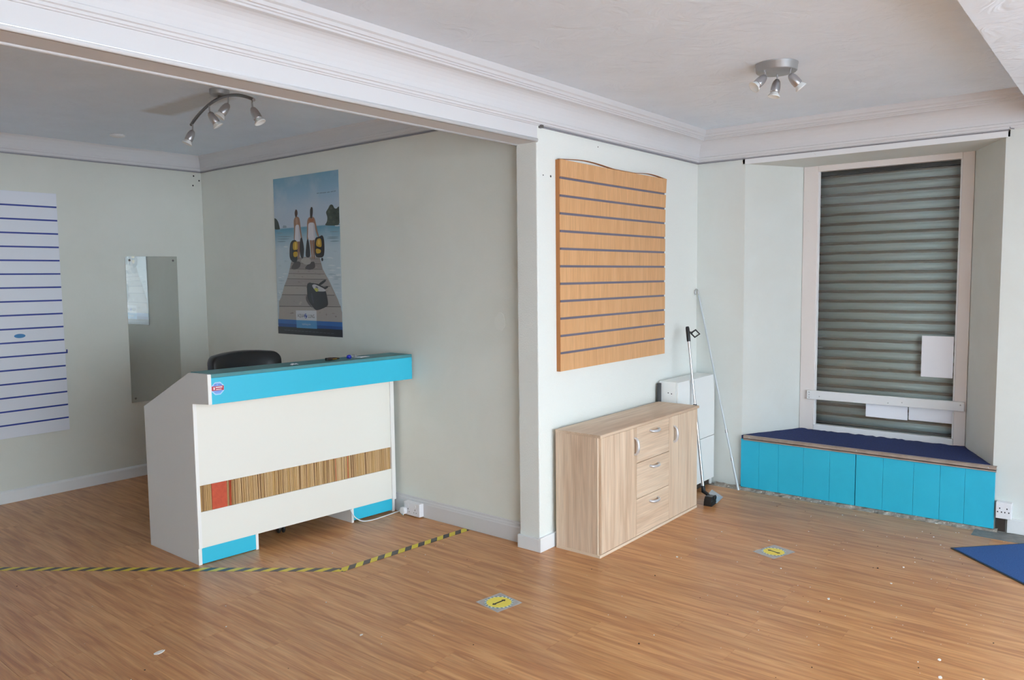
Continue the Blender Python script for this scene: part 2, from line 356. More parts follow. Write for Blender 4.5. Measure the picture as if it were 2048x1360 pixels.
# window wall with a splayed recess
RY0, RY1, FY0, FY1, XF, ZS, ZH = .66, 2.232, .885, 1.982, 5.87, .385, 2.338
mb = MB()
mb.prism([(XW,RY1),(XW,YP+.02),(6.1,YP+.02),(6.1,FY1),(XF,FY1)], 'z', -.1, ZC+.02)
mb.prism([(XW,YF-.15),(XW,RY0),(XF,FY0),(6.1,FY0),(6.1,YF-.15)], 'z', -.1, ZC+.02)
mb.box(XW, 6.1, RY0-.02, RY1+.02, ZH, ZC+.02)
mb.box(XW+.03, 6.1, RY0-.02, RY1+.02, -.1, ZS-.02)
struct(mb, 'wall_right', M['wall_window'], 'pale wall around the splayed window recess with the shutter', 'wall', origin=(XW, 0, 0))
struct(MB().box(XW-.012, XW, RY0-.01, RY1+.0, ZH-.004, ZR-.008), 'trim_1', M['gloss_white'], 'white nailed board above the window recess', 'trim', bevel=.002)
tr = bpy.data.objects['trim_1']
for yy in (.78, 1.02, 1.27, 1.52, 1.77, 2.0):
    MB().lathe([(0, .0016), (.0035, .0016), (.004, 0)], (XW-.012, yy, ZH+.034), (-1, 0, 0), 8).build('nail_head', M['dirt'], tr)

# front wall of the shop (behind the camera): piers, stall riser and head around the glazing
mb = MB().box(XL, 6.1, YF-.15, YF, -.1, WZ0).box(XL, 6.1, YF-.15, YF, WZ1, ZC+.1).box(XL, WX0, YF-.15, YF, 0, ZC).box(WX1, 6.1, YF-.15, YF, 0, ZC)
struct(mb, 'wall_front', M['wall'], 'shopfront wall around the street windows', 'wall', origin=(0, YF, 0))
wf = bpy.data.objects.new('window_2', None); COL.objects.link(wf); wf['_w'] = (0, 0, 0); tag(wf, 'large street windows of the shopfront', 'window', kind='structure')
for xx in (WX0, .9, 2.5, WX1-.05): MB().box(xx, xx+.05, YF-.1, YF-.04, WZ0, WZ1).build('mullion', M['gloss_white'], wf)
struct(MB().box(-30, 36, -40, YF-.15, -.25, -.15), 'pavement', M['grey_pave'], 'grey street pavement outside the shop', 'ground')

# beam across the alcove
bm_ = struct(MB().box(XL, XE+.01, YP, YP+T, ZB, ZC+.02), 'ceiling_beam', M['plaster'], 'white plaster beam spanning the opening to the alcove', 'beam', bevel=.004)
MB().prism([(YP+.002, ZB-.001), (YP-.006, ZB+.002), (YP-.009, ZB+.010), (YP-.006, ZB+.018), (YP+.002, ZB+.021)], 'x', XL, XE+.005, smooth=True).build('bead', M['plaster'], bm_)
MB().prism([(YP+T-.02, ZB-.0), (YP+T-.004, ZB-.006), (YP+T+.004, ZB-.003), (YP+T+.003, ZB+.01)], 'x', XL, XE, smooth=True).build('bead', M['plaster'], bm_)

def sweep(prof, pts_of):
    mb = MB(); n = len(prof); cols = [pts_of(o, z) for o, z in prof]; k = len(cols[0])
    vs = [p for c in cols for p in c]; fs = []
    for i in range(n-1):
        for j in range(k-1): fs.append((i*k+j, i*k+j+1, (i+1)*k+j+1, (i+1)*k+j))
    mb.add(vs, fs); return mb
cov = [(.0, 2.377), (.008, 2.377), (.010, 2.382), (.016, 2.384), (.017, 2.393), (.024, 2.396), (.026, 2.410), (.021, 2.414)]
for i in range(9):
    t = i/8*math.pi/2; cov.append((.021+.062*(1-math.cos(t)), 2.414+.108*math.sin(t)))
cov += [(.089, 2.524), (.090, 2.532), (.096, 2.534), (.097, 2.541), (.104, 2.543), (.107, 2.556), (.116, 2.562), (.119, 2.574), (.122, 2.591)]
struct(sweep(cov, lambda o, z: [(XL, YP-o, z), (XW-o, YP-o, z), (XW-o, .49, z)]), 'trim_2', M['plaster'], 'deep moulded white cornice around the main ceiling', 'cornice')
c2 = [(0, 2.46), (.006, 2.46), (.009, 2.468), (.013, 2.472), (.013, 2.486), (.018, 2.490), (.019, 2.502), (.016, 2.505), (.018, 2.53), (.024, 2.555), (.034, 2.577), (.046, 2.591)]
struct(sweep(c2, lambda o, z: [(XL, YL-o, z), (XP-o, YL-o, z), (XP-o, YP+T-.01, z)]), 'trim_3', M['plaster'], 'shallow white cornice around the alcove ceiling', 'cornice')
# thin picture rails
def rail(name, a, b, label, z=ZR):
    mb = MB(); d = Vector(b)-Vector(a)
    ox, oy = (0, -.014) if abs(d.x) > abs(d.y) else (-.014, 0)
    x0, x1 = sorted((a[0], b[0])); y0, y1 = sorted((a[1], b[1]))
    mb.box(min(x0, x0+ox), max(x1, x1), min(y0, y0+oy), max(y1, y1), z-.020, z-.011)
    r = struct(mb, name, M['rail'], label, 'picture rail')
    return r
r = rail('trim_4', (XE+.03, YP), (XW, YP), 'thin picture rail on the partition above the wooden slatted board')
MB().box(XE+.018, XE+.036, YP-.022, YP, ZR-.024, ZR-.008).build('end_stop', M['dark_metal'], r)
r = rail('trim_5', (XW, .645), (XW, YP-.014), 'thin picture rail above the shuttered window recess')
MB().tube([(XW-.012, .645, ZR+.012), (XW-.016, .64, ZR-.006), (XW-.012, .62, ZR-.012)], .003, 6).build('end_hook', M['rail'], r)
rail('trim_6', (XP, YP+T), (XP, YL), 'thin dark picture rail line on the alcove wall above the poster', ZR2+.008)
rail('trim_7', (XL, YL), (XP-.014, YL), 'thin dark picture rail line above the mirror', ZR2+.008)
# baseboards
def base(name, mb, label, m=None): return struct(mb, name, m or M['gloss_white'], label, 'baseboard', bevel=.002)
mb = MB().prism([(XP,0),(XP-.02,0),(XP-.02,.088),(XP-.016,.094),(XP-.016,.1),(XP-.008,.108),(XP-.008,.116),(XP,.12)], 'y', YP+T-.0, YL-.02)
base('baseboard_back', mb, 'white moulded baseboard of the poster wall', M['plaster'])
mb = MB().prism([(YL,0),(YL-.02,0),(YL-.02,.075),(YL-.014,.082),(YL,.09)], 'x', XL, XP-.0)
base('baseboard_left', mb, 'white baseboard of the mirror wall')
mb = MB().box(XE-.016, XW, YP-.016, YP, 0, .082).box(XE-.016, XE, YP, YP+T+.006, 0, .075)
base('baseboard_partition', mb, 'chipped white baseboard round the pillar foot and partition')
mb = MB().box(XW-.018, XW, YF, .575, 0.0, .085)
base('baseboard_right', mb, 'chipped white baseboard right of the turquoise plinth')

# ------------------------------------------------------------------ shuttered window
w1 = bpy.data.objects.new('window_1', None); COL.objects.link(w1); w1.location = (XF, 1.43, ZS); w1['_w'] = (XF, 1.43, ZS)
tag(w1, 'tall white-framed window closed by a roller shutter outside', 'window', kind='structure')
GY0, GY1, GZ0, GZ1 = .955, 1.878, .435, 2.296
MB().box(XF-.01, XF+.05, FY0, GY0, ZS-.01, ZH).build('frame_stile', M['frame_pink'], w1, .003)
MB().box(XF-.01, XF+.05, GY1, FY1, ZS-.01, ZH).build('frame_stile', M['frame_pink'], w1, .003)
MB().box(XF-.012, XF+.05, GY0, GY1, GZ1, ZH).build('frame_head', M['frame_pink'], w1, .003)
MB().box(XF-.014, XF+.05, GY0, GY1, ZS-.01, GZ0).build('frame_sill', M['gloss_white'], w1, .003)
for y0, y1 in ((GY0, GY0+.012), (GY1-.012, GY1)): MB().box(XF+.0, XF+.016, y0, y1, GZ0, GZ1).build('glazing_bead', M['gloss_white'], w1)
MB().box(XF+.018, XF+.022, GY0-.005, GY1+.005, GZ0-.005, GZ1+.005).build('pane', M['glass'], w1)

sh = thing('roller_shutter', (5.975, 1.43, .39), 'grimy grey metal roller shutter behind the window glass', 'shutter')
PITCH_S = .0705
prof = []
for i in range(9):
    t = i/8; prof.append((-.014*math.sin(math.pi*t)**.8, .004+t*.045))
for i in range(1, 6):
    t = i/6; prof.append((.0015-.0085*math.sin(math.pi*t)**.7, .050+t*.016))
slat_poly = prof + [(.004, .067), (.006, .072), (.003, .072), (.0015, .068)] + [(p[0]+.0016, p[1]) for p in reversed(prof)] + [(.006, .002), (.006, -.003), (.003, -.003), (.003, .002)]
me_first = None
for i in range(28):
    z = .372 + i*PITCH_S
    if me_first is None:
        o = MB().prism([(5.975+a, .39+b) for a, b in slat_poly], 'y', FY0-.05, FY1+.05, smooth=True).build('slat', M['shutter'], sh); me_first = o.data
        o.location = (0, 0, z-.39)
    else:
        o = bpy.data.objects.new('slat', me_first); COL.objects.link(o); o.parent = sh; o.location = (0, 0, z-.39)
MB().box(5.962, 5.985, FY0-.05, FY1+.05, .345, .372).build('bottom_rail', M['rubber'], sh)
MB().box(5.93, 6.08, FY0-.0, FY1+.0, 2.27, 2.337).build('shutter_box', M['rubber'], sh)

bar = thing('window_bar', (XF-.02, 1.41, .617), 'cream wooden bar screwed across the lower part of the shuttered window', 'bar')
MB().add([(XF-.034, 1.922, .624), (XF-.012, 1.922, .624), (XF-.012, 1.922, .690), (XF-.034, 1.922, .690), (XF-.034, .892, .632), (XF-.012, .892, .632), (XF-.012, .892, .694), (XF-.034, .892, .694)],
         [(0,1,2,3),(7,6,5,4),(0,4,5,1),(1,5,6,2),(2,6,7,3),(3,7,4,0)]).build('board', M['gloss_white'], bar, .002)
for yy, zz in ((1.905, .676), (1.905, .657), (1.905, .638), (.915, .672), (1.83, .65), (1.36, .645), (1.27, .656)):
    MB().lathe([(0, .002), (.004, .0016), (.0045, 0)], (XF-.034, yy, zz), (-1, 0, 0), 8).build('screw', M['screw'], bar)
def paper(y0, y1, z0, z1, label):
    n = 6; mb = MB(); vs = []
    for i in range(n+1):
        t = i/n; yy = y0+(y1-y0)*t; bx = .004*math.sin(math.pi*t)*.5
        for dx in (0, .0008): vs += [(XF+.0165-bx-dx, yy, z0), (XF+.0165-bx-dx, yy, z1)]
    fs = []
    for i in range(n):
        a = i*4; b = a+4
        fs += [(a, b, b+1, a+1), (a+2, a+3, b+3, b+2), (a, a+2, b+2, b), (a+1, b+1, b+3, a+3)]
    fs += [(0, 1, 3, 2), (n*4, n*4+2, n*4+3, n*4+1)]
    mb.add(vs, fs, 0, False); tag(mb.build('paper_sheet', M['paper']), label, 'paper', 'papers on the shuttered window')
paper(.974, 1.168, .842, 1.124, 'white paper sheet stuck upright on the window glass, above the bar')
paper(1.243, 1.518, .527, .668, 'white paper behind the window bar, left of the low pair')
paper(.963, 1.236, .533, .672, 'white paper behind the window bar, right of the low pair')

# window seat: turquoise boarding, carpeted top, metal nosing
st = thing('display_plinth', (XW-.03, 1.43, 0), 'low turquoise boarded plinth with navy carpet top in the window recess', 'plinth')
def boards(y0, y1, cuts):
    mb = MB(); ys = [y0]+cuts+[y1]
    for a, b in zip(ys[:-1], ys[1:]): mb.box(XW-.034, XW-.016, a+.0008, b-.0008, .012, .368)
    mb.box(XW-.016, XW+.028, y0, y1, .012, .366); return mb
for y0, y1, cuts in ((.642, 1.432, [.80, .935, 1.085, 1.265]), (1.436, 2.225, [1.60, 1.775, 1.95, 2.09])):
    pa = bpy.data.objects.new('front_panel', None); COL.objects.link(pa); pa.parent = st; pa['_w'] = tuple(st['_w'])
    ys = [y0]+cuts+[y1]
    for a, b in zip(ys[:-1], ys[1:]):
        MB().box(XW-.034, XW-.016, a+.0006, b-.0006, .014, .368).build('board', M['turq'], pa, .0012)
MB().box(XW-.016, XW+.028, .655, 2.22, .004, .366).build('carcass', M['dirt'], st)
mb = MB()
zt = .392; nx, ny = 10, 46
vs = []; 
for i in range(nx+1):
    t = i/nx; xx = XW-.02+t*(XF-.016-XW+.02)
    k = (xx-XW)/(XF-XW); k = max(k, 0); ya = RY0+.006+(FY0-RY0)*k; yb = RY1-.006+(FY1-RY1)*k
    for j in range(ny+1):
        jit = random.uniform(-.004, .004) if i == nx else 0
        zj = random.uniform(0, .006) if i == nx else random.uniform(-.0012, .0012)
        vs.append((xx+jit, ya+(yb-ya)*j/ny, zt+zj))
fs = [(i*(ny+1)+j, i*(ny+1)+j+1, (i+1)*(ny+1)+j+1, (i+1)*(ny+1)+j) for i in range(nx) for j in range(ny)]
mb.add(vs, fs, 0, True)
n0 = len(vs)
mb.add([(v[0], v[1], .367) for v in vs], [tuple(reversed(f)) for f in fs])
rim = [j for j in range(ny+1)] + [i*(ny+1)+ny for i in range(1, nx+1)] + [nx*(ny+1)+j for j in range(ny-1, -1, -1)] + [i*(ny+1) for i in range(nx-1, 0, -1)]
for a, b in zip(rim, rim[1:]+rim[:1]): mb.f.append((a, b, b+n0, a+n0)); mb.mi.append(0); mb.sm.append(False)
mb.build('carpet', M['carpet'], st)
MB().box(XW-.044, XW-.012, .636, 2.205, .369, .378).box(XW-.044, XW-.0385, .636, 2.205, .362, .396).box(XW-.044, XW-.018, .636, 2.205, .391, .397).build('nosing', M['nosing'], st, .002)
for yy in (.68, 1.43, 2.16): MB().lathe([(0, .002), (.004, .0015), (.005, 0)], (XW-.044, yy, .385), (-1, 0, 0), 8).build('screw', M['screw'], st)
# ragged filler strip at the foot of the plinth
mb = MB(); pts_t = []; pts_b = []
N_ = 60
vs = []
for i in range(N_+1):
    yy = .62+(2.42-.62)*i/N_
    w = random.uniform(.012, .05); vs += [(XW-.02, yy, .012+random.uniform(0, .006)), (XW-.036-w*.35, yy, .004+random.uniform(0, .008)), (XW-.04-w, yy, -.0055)]
fs = [(i*3+k, i*3+k+1, (i+1)*3+k+1, (i+1)*3+k) for i in range(N_) for k in range(2)]
mb.add(vs, fs, 0, False)
o = mb.build('floor_filler', M['screed'], fl); o['kind'] = 'stuff'

# ------------------------------------------------------------------ slatted wall boards
def slat_board(name, label, axis_x0, axis_x1, ywall, zs, thick, m_slat, m_groove, m_edge, gh, bow=None, slot_in=.0):
    t = thing(name, ((axis_x0+axis_x1)/2, ywall, zs[-1]), label, 'slatted board')
    MB().box(axis_x0+.001, axis_x1-.001, ywall-.007, ywall, zs[-1]+.001, zs[0]-.001).build('backing', m_edge, t)
    for k in range(len(zs)-1):
        z1 = zs[k]-(gh/2 if k else 0); z0 = zs[k+1]+(gh/2 if k < len(zs)-2 else 0)
        mb = MB(); n = 14 if bow else 1; vs = []; 
        for i in range(n+1):
            s = i/n; xx = axis_x0+(axis_x1-axis_x0)*s
            for zz in (z0, z1):
                d = bow(s, zz) if bow else 0
                vs += [(xx, ywall-thick-d, zz), (xx, ywall-.006, zz)]
        fs = []
        for i in range(n):
            a = i*4; b = a+4
            fs += [(a, b, b+2, a+2), (a+1, a+3, b+3, b+1), (a, a+1, b+1, b), (a+2, b+2, b+3, a+3)]
        fs += [(0, 2, 3, 1), (n*4, n*4+1, n*4+3, n*4+2)]
        mb.add(vs, fs).build('slat', [m_slat], t, .0008, seg=1)
        if k:
            zc = zs[k]
            g = MB().box(axis_x0+slot_in, axis_x1-.002, ywall-thick+.0022, ywall-.006, zc-gh/2-.001, zc+gh/2+.001).build('groove_insert', m_groove, t)
    return t
zs = [2.212] + [2.111-.0992*i for i in range(11)] + [1.014]
def bow(s, z):
    k = max(0, (z-1.9)/.31); return .010*k*k*(.35+.65*abs(2*s-1)**2)+.004*abs(2*s-1)**3
sb = slat_board('slatted_board', 'beech slatted display board with grey grooves hung on the partition', 3.592, 4.834, YP-.002, zs, .022, M['beech'], M['groove'], M['beech_edge'], .0135, bow, .012)
MB().box(3.5885, 3.592, YP-.026, YP-.001, 1.014, 2.212).build('edge_strip', M['beech_edge'], sb)
pts = []
for i in range(41):
    s = i/40; xx = 3.592+1.242*s
    lift = .020*math.sin(math.pi*min(1, s/.48))**1.2*(s < .48)*(1-.55*s) + .013*(math.sin(math.pi*(s-.66)/.34)**1.2 if s > .66 else 0)
    pts.append((xx, lift))
mb = MB(); vs = []
for xx, l in pts: vs += [(xx, YP-.030, 2.2125+l), (xx, YP-.010, 2.2125+l), (xx, YP-.030, 2.2145+l), (xx, YP-.010, 2.2145+l)]
fs = []
for i in range(40):
    a = i*4; b = a+4; fs += [(a, b, b+1, a+1), (a+2, a+3, b+3, b+2), (a, a+2, b+2, b), (a+1, b+1, b+3, a+3)]
o = mb.add(vs, fs).build('loose_edging', M['beech_edge'], sb); o['label'] = 'brown edging strip peeling up along the top'
for xx, zz in ((3.612, zs[1]), (3.612, zs[5]), (3.615, zs[8]), (3.615, zs[11]), (4.80, zs[5]), (4.80, zs[8]), (4.81, zs[9]), (4.81, zs[10]), (4.80, zs[11]), (4.822, zs[11])):
    MB().lathe([(0, .003), (.0035, .0025), (.0045, 0)], (xx, YP-.016, zz), (0, -1, 0), 8).build('screw', M['screw'], sb)
for i, (xx, zz) in enumerate(((3.545, 2.116), (3.475, 2.116), (4.03, 2.335))):
    tag(MB().lathe([(0, .0012), (.006 if i == 0 else .0035, .001), (.007 if i == 0 else .004, 0)], (xx, YP, zz), (0, -1, 0), 8).build('wall_plug', M['hole']),
        ['dark screw hole in the partition just left of the wooden slatted board', 'small dark screw hole near the pillar edge', 'tiny hole in the partition above the wooden slatted board'][i], 'screw hole')

zs2 = [2.198]+[2.100-.0966*i for i in range(17)]+[.462]
wb = slat_board('slatted_board', 'white slatted display board with blue grooves at the left wall', 1.12, 2.336, YL-.002, zs2, .02, M['slat_white'], M['blue_insert'], M['beech_edge'], .0115)
MB().lathe([(0, .001), (1, .001), (1, 0)], (0, 0, 0), (0, -1, 0), 20)
mb = MB(); e = [(2.043+.036*math.cos(a*math.pi/12), 1.180+.015*math.sin(a*math.pi/12)) for a in range(24)]
o = mb.prism(e, 'y', YL-.0232, YL-.022).build('oval_sticker', M['sticker_blue'], wb); o['label'] = 'small blue oval sticker'
MB().box(2.30, 2.352, YL-.022, YL-.014, zs2[12]-.005, zs2[12]+.005).box(2.345, 2.352, YL-.022, YL-.014, zs2[12]-.005, zs2[12]+.022).build('loose_insert_end', M['blue_insert'], wb)

# ------------------------------------------------------------------ mirror, poster
mi = thing('wall_mirror', (3.02, YL, .59), 'frameless tall mirror on the left wall reflecting the poster', 'mirror')
mb = MB(); q = [(2.808, .595), (3.222, .60), (3.232, 1.756), (2.814, 1.752)]
mb.prism(q, 'y', YL-.0065, YL-.0015).build('mirror_glass', M['mirror'], mi)
for xx, zz in ((2.845, 1.722), (3.198, 1.722), (2.84, .628), (3.195, .63)):
    MB().lathe([(0, .005), (.006, .004), (.009, 0)], (xx, YL-.0065, zz), (0, -1, 0), 12).build('screw_cap', M['dark_metal'], mi)

PY0, PY1, PZ0, PZ1 = 5.150, 4.374, 1.145, 2.314       # left edge, right edge, bottom, top
ps = thing('poster', (XP, 4.76, PZ0), 'tall seaside diving poster of two women on a jetty', 'poster')
def m_poster():
    m = mat('poster_print', (1, 1, 1, 1), .32); nt = m.node_tree; b = nt.nodes['Principled BSDF']; N = nt.nodes.new; L = nt.links.new
    tc = N('ShaderNodeTexCoord'); sx = N('ShaderNodeSeparateXYZ'); L(tc.outputs['Object'], sx.inputs[0])
    ns = N('ShaderNodeTexNoise'); ns.inputs['Scale'].default_value = 5; ns.inputs['Detail'].default_value = 5; L(tc.outputs['Object'], ns.inputs['Vector'])
    z = N('ShaderNodeMath'); z.operation = 'DIVIDE'; L(sx.outputs['Z'], z.inputs[0]); z.inputs[1].default_value = PZ1-PZ0
    r = N('ShaderNodeValToRGB'); L(z.outputs[0], r.inputs[0]); e = r.color_ramp.elements
    stops = [(0., (182, 197, 206)), (.35, (192, 206, 213)), (.55, (184, 202, 212)), (.64, (128, 170, 190)), (.676, (96, 152, 180)), (.684, (186, 198, 212)), (.80, (178, 196, 214)), (.90, (148, 184, 208)), (1., (122, 168, 192))]
    e[0].position = 0; e[0].color = rgb(*stops[0][1]); e[1].position = 1; e[1].color = rgb(*stops[-1][1])
    for p_, c_ in stops[1:-1]: q_ = e.new(p_); q_.color = rgb(*c_)
    g = N('ShaderNodeMapRange'); g.inputs[1].default_value = .5; g.inputs[2].default_value = .75; g.inputs[4].default_value = .45; L(ns.outputs['Fac'], g.inputs[0])
    x = N('ShaderNodeMix'); x.data_type = 'RGBA'; L(g.outputs[0], x.inputs[0]); L(r.outputs[0], x.inputs[6]); x.inputs[7].default_value = rgb(204, 210, 216)
    L(x.outputs[2], b.inputs['Base Color']); return m
M['poster'] = m_poster()
MB().box(XP-.004, XP-.0025, PY1, PY0, PZ0, PZ1).build('sheet', M['poster'], ps)
def uv(x, y):   # position on the print, read from an enlarged view of the sheet -> wall coordinates
    u = (x-105-(y-140)*.0185)/463.; yt = 140-68*u; yb = 1240+30*u; v = (y-yt)/(yb-yt)
    return PY0+(PY1-PY0)*min(max(u, 0), 1), PZ1-(PZ1-PZ0)*min(max(v, 0), 1)
PC = {}
def pcol(c):
    if c not in PC: PC[c] = mat('print_%02x%02x%02x' % c, rgb(*c), .32)
    return PC[c]
layer = [0]; print_mb = MB(); print_m = []
def chaikin(p, n=2):
    for _ in range(n):
        q = []
        for a, b in zip(p, p[1:]+p[:1]): q += [(a[0]*.78+b[0]*.22, a[1]*.78+b[1]*.22), (a[0]*.22+b[0]*.78, a[1]*.22+b[1]*.78)]
        p = q
    return p
def soft(c, *pts): ink(c, *chaikin(list(pts)))
def ink(c, *pts):
    m = pcol(c)
    if m not in print_m: print_m.append(m)
    layer[0] += 1; x = XP-.0041-layer[0]*.000006
    p = [uv(*q) for q in pts]
    print_mb.add([(x, a, b) for a, b in p], [tuple(range(len(p)))], print_m.index(m))
# far islands
soft((58, 70, 66), (104, 412), (124, 418), (140, 440), (152, 490), (150, 494), (104, 496))
soft((140, 156, 172), (168, 484), (180, 462), (190, 468), (197, 464), (206, 482))
soft((56, 66, 58), (474, 464), (491, 440), (494, 405), (482, 372), (500, 345), (512, 318), (530, 318), (541, 346), (556, 347), (568, 330), (582, 340), (582, 467), (500, 467))
for px, py, r in ((505, 370, 14), (520, 345, 12), (540, 380, 15), (515, 410, 16), (555, 415, 14), (500, 435, 10), (565, 370, 10), (535, 440, 13), (568, 445, 9)):
    soft(((44, 54, 47), (70, 80, 68))[int(px+py) % 2], (px-r*.7, py), (px-r*.2, py-r), (px+r*.6, py-r*.5), (px+r*.7, py+r*.4), (px, py+r*.8))
soft((214, 218, 220), (540, 466), (580, 464), (580, 471), (545, 472))
# wave lines and pale water
for x0, x1, y in ((118, 205, 580), (116, 250, 545), (118, 235, 562), (480, 578, 548), (500, 580, 578), (476, 578, 558), (116, 180, 520), (500, 578, 510)):
    soft((128, 152, 166), (x0, y), ((x0+x1)/2, y-5), (x1, y-2), ((x0+x1)/2, y+5))
rp = random.Random(3)
for k in range(46):
    y = rp.uniform(600, 1000); left = rp.random() < .5
    x = rp.uniform(124, 235-(y-600)*.22) if left else rp.uniform(455+(y-680)*.36, 580); w = rp.uniform(10, 34); h = rp.uniform(2, 9)
    soft(rp.choice(((208, 218, 223), (170, 188, 198), (214, 222, 226), (182, 198, 207))), (x-w, y), (x, y-h), (x+w, y+1), (x, y+h))
# jetty boards
ink((158, 151, 146), (300, 690), (436, 686), (458, 776), (510, 880), (560, 1000), (594, 1090), (600, 1168), (134, 1150), (134, 1010), (180, 930), (214, 800), (238, 706))
ys_ = [(700, 240, 440), (735, 230, 447), (775, 222, 456), (808, 212, 470), (846, 200, 486), (896, 178, 508), (960, 158, 536), (1044, 136, 578), (1150, 132, 600)]
tone = [(150, 143, 139), (142, 134, 130), (160, 152, 147), (164, 156, 150), (152, 145, 140), (168, 161, 155), (158, 152, 147), (168, 161, 155)]
for k in range(8):
    (ya, xa, xb), (yb, xc, xd) = ys_[k], ys_[k+1]
    ink(tone[k], (xa, ya), (xb, ya+2), (xd, yb+3), (xc, yb))
    for q in range(9):
        t = rp.random(); x = xa+12+(xb-xa-40)*rp.random(); y = ya+(yb-ya)*(.15+.7*t); w = rp.uniform(8, 30); h = (yb-ya)*rp.uniform(.03, .1)
        soft(rp.choice(((142, 134, 128), (176, 169, 162), (130, 122, 116), (150, 142, 134))), (x, y), (x+w*.5, y-h), (x+w, y+1), (x+w*.5, y+h))
for k, (y, xa, xb) in enumerate(ys_[:-1]): ink((66, 62, 60), (xa, y-1-k*.15), (xb, y+3), (xb, y+5+k*.25), (xa, y+1+k*.2))
# shadows of the walkers
soft((70, 62, 60), (226, 774), (258, 722), (304, 722), (298, 764), (262, 782))
soft((64, 58, 58), (326, 774), (368, 728), (402, 720), (408, 768), (372, 784))
soft((176, 171, 166), (300, 722), (340, 748), (378, 738), (374, 698), (318, 696))
# the two walkers, seen from behind
SK = (154, 118, 96); DR = (214, 212, 218); HA = (72, 48, 38)
soft(SK, (256, 432), (264, 410), (274, 402), (286, 402), (298, 412), (303, 440), (306, 480), (314, 540), (319, 568), (309, 568), (301, 510), (294, 464), (272, 464), (266, 540), (265, 570), (255, 568), (259, 500))
soft((176, 140, 116), (268, 414), (280, 410), (288, 430), (284, 460), (274, 462))
soft(SK, (270, 570), (286, 572), (284, 640), (282, 698), (275, 706), (270, 650)); soft((140, 104, 84), (285, 572), (300, 570), (298, 650), (294, 704), (285, 708), (284, 650))
soft(DR, (268, 462), (294, 458), (300, 510), (306, 560), (302, 580), (260, 578), (265, 520))
soft((192, 192, 202), (288, 462), (296, 462), (304, 560), (300, 578), (292, 578))
soft(HA, (267, 400), (264, 374), (272, 350), (283, 356), (287, 382), (280, 402), (273, 408))
soft(SK, (353, 442), (360, 414), (378, 402), (392, 402), (406, 412), (413, 440), (424, 500), (436, 544), (428, 548), (413, 508), (404, 448), (362, 450), (362, 520), (360, 572), (349, 572), (353, 500))
soft((160, 100, 66), (369, 412), (384, 420), (399, 412), (402, 438), (366, 440))
soft(SK, (368, 560), (387, 562), (388, 640), (392, 700), (384, 706), (378, 650)); soft((140, 104, 84), (386, 562), (406, 560), (404, 640), (406, 696), (398, 712), (392, 650))
soft(DR, (361, 446), (405, 444), (409, 500), (414, 570), (356, 570), (360, 500))
soft((192, 192, 202), (394, 448), (406, 448), (413, 566), (400, 568))
soft((40, 32, 32), (375, 408), (375, 356), (383, 332), (394, 338), (395, 372), (390, 410), (382, 418))
# fins, tanks and bags in their hands
BK = (30, 30, 34); YE = (196, 158, 48)
soft(BK, (228, 590), (248, 568), (280, 572), (282, 690), (276, 726), (252, 732), (222, 704), (222, 640))
soft((58, 58, 64), (230, 600), (240, 590), (238, 690), (228, 690))
soft(YE, (248, 584), (278, 576), (284, 600), (282, 640), (246, 642)); soft(YE, (248, 654), (282, 650), (281, 688), (252, 692))
soft((226, 190, 80), (262, 586), (274, 584), (272, 632), (262, 634))
soft(BK, (302, 554), (316, 550), (326, 600), (330, 640), (323, 704), (304, 694), (296, 640))
soft(BK, (350, 564), (362, 564), (372, 640), (373, 693), (340, 693), (340, 650))
soft(BK, (408, 552), (440, 544), (458, 532), (470, 558), (473, 640), (466, 694), (418, 694), (404, 670), (404, 610))
soft(YE, (420, 562), (448, 554), (454, 600), (450, 622), (412, 612)); soft(YE, (411, 626), (449, 638), (446, 662), (414, 668))
soft((226, 190, 80), (428, 570), (440, 566), (442, 604), (428, 602))
soft(BK, (448, 700), (460, 694), (464, 716), (452, 722))
# kit bag on the jetty
soft((96, 91, 90), (360, 1040), (332, 990), (350, 950), (380, 1056), (408, 1074))
soft(BK, (346, 886), (362, 872), (392, 878), (430, 884), (462, 906), (474, 926), (482, 950), (494, 1020), (488, 1046), (420, 1076), (396, 1066), (352, 1000), (346, 950))
soft(BK, (424, 886), (472, 850), (484, 860), (442, 896)); soft(BK, (440, 892), (466, 908), (496, 896), (492, 912), (466, 926), (446, 912))
soft((196, 196, 200), (380, 892), (400, 884), (426, 896), (472, 920), (480, 938), (420, 938), (394, 920))
soft((120, 124, 134), (404, 900), (420, 900), (428, 914), (412, 918))
soft((190, 190, 92), (394, 918), (412, 910), (432, 926), (414, 944))
soft((52, 52, 58), (372, 950), (384, 946), (396, 1030), (384, 1020))
# bottom bands and the logo block
ink((44, 104, 176), (126, 1136), (592, 1160), (594, 1218), (128, 1190))
ink((30, 76, 140), (126, 1166), (592, 1192), (594, 1218), (128, 1190))
ink((26, 30, 38), (100, 1188), (620, 1216), (620, 1300), (100, 1300))
ink((206, 208, 212), (262, 1074), (411, 1076), (412, 1150), (264, 1144))
ink((82, 150, 200), (264, 1144), (412, 1150), (414, 1208), (266, 1200))
def ell(cx, cy, rx, ry, n=16): return [(cx+rx*math.cos(2*math.pi*i/n), cy+ry*math.sin(2*math.pi*i/n)) for i in range(n)]
ink((38, 60, 140), *ell(334, 1115, 10.5, 18)); ink((190, 198, 222), *ell(336, 1107, 5.2, 6.5)); ink((190, 198, 222), *ell(332, 1123, 5.2, 6.5))
ink((38, 60, 140), *ell(334, 1109, 2.2, 3)); ink((38, 60, 140), *ell(334, 1121, 2.2, 3))
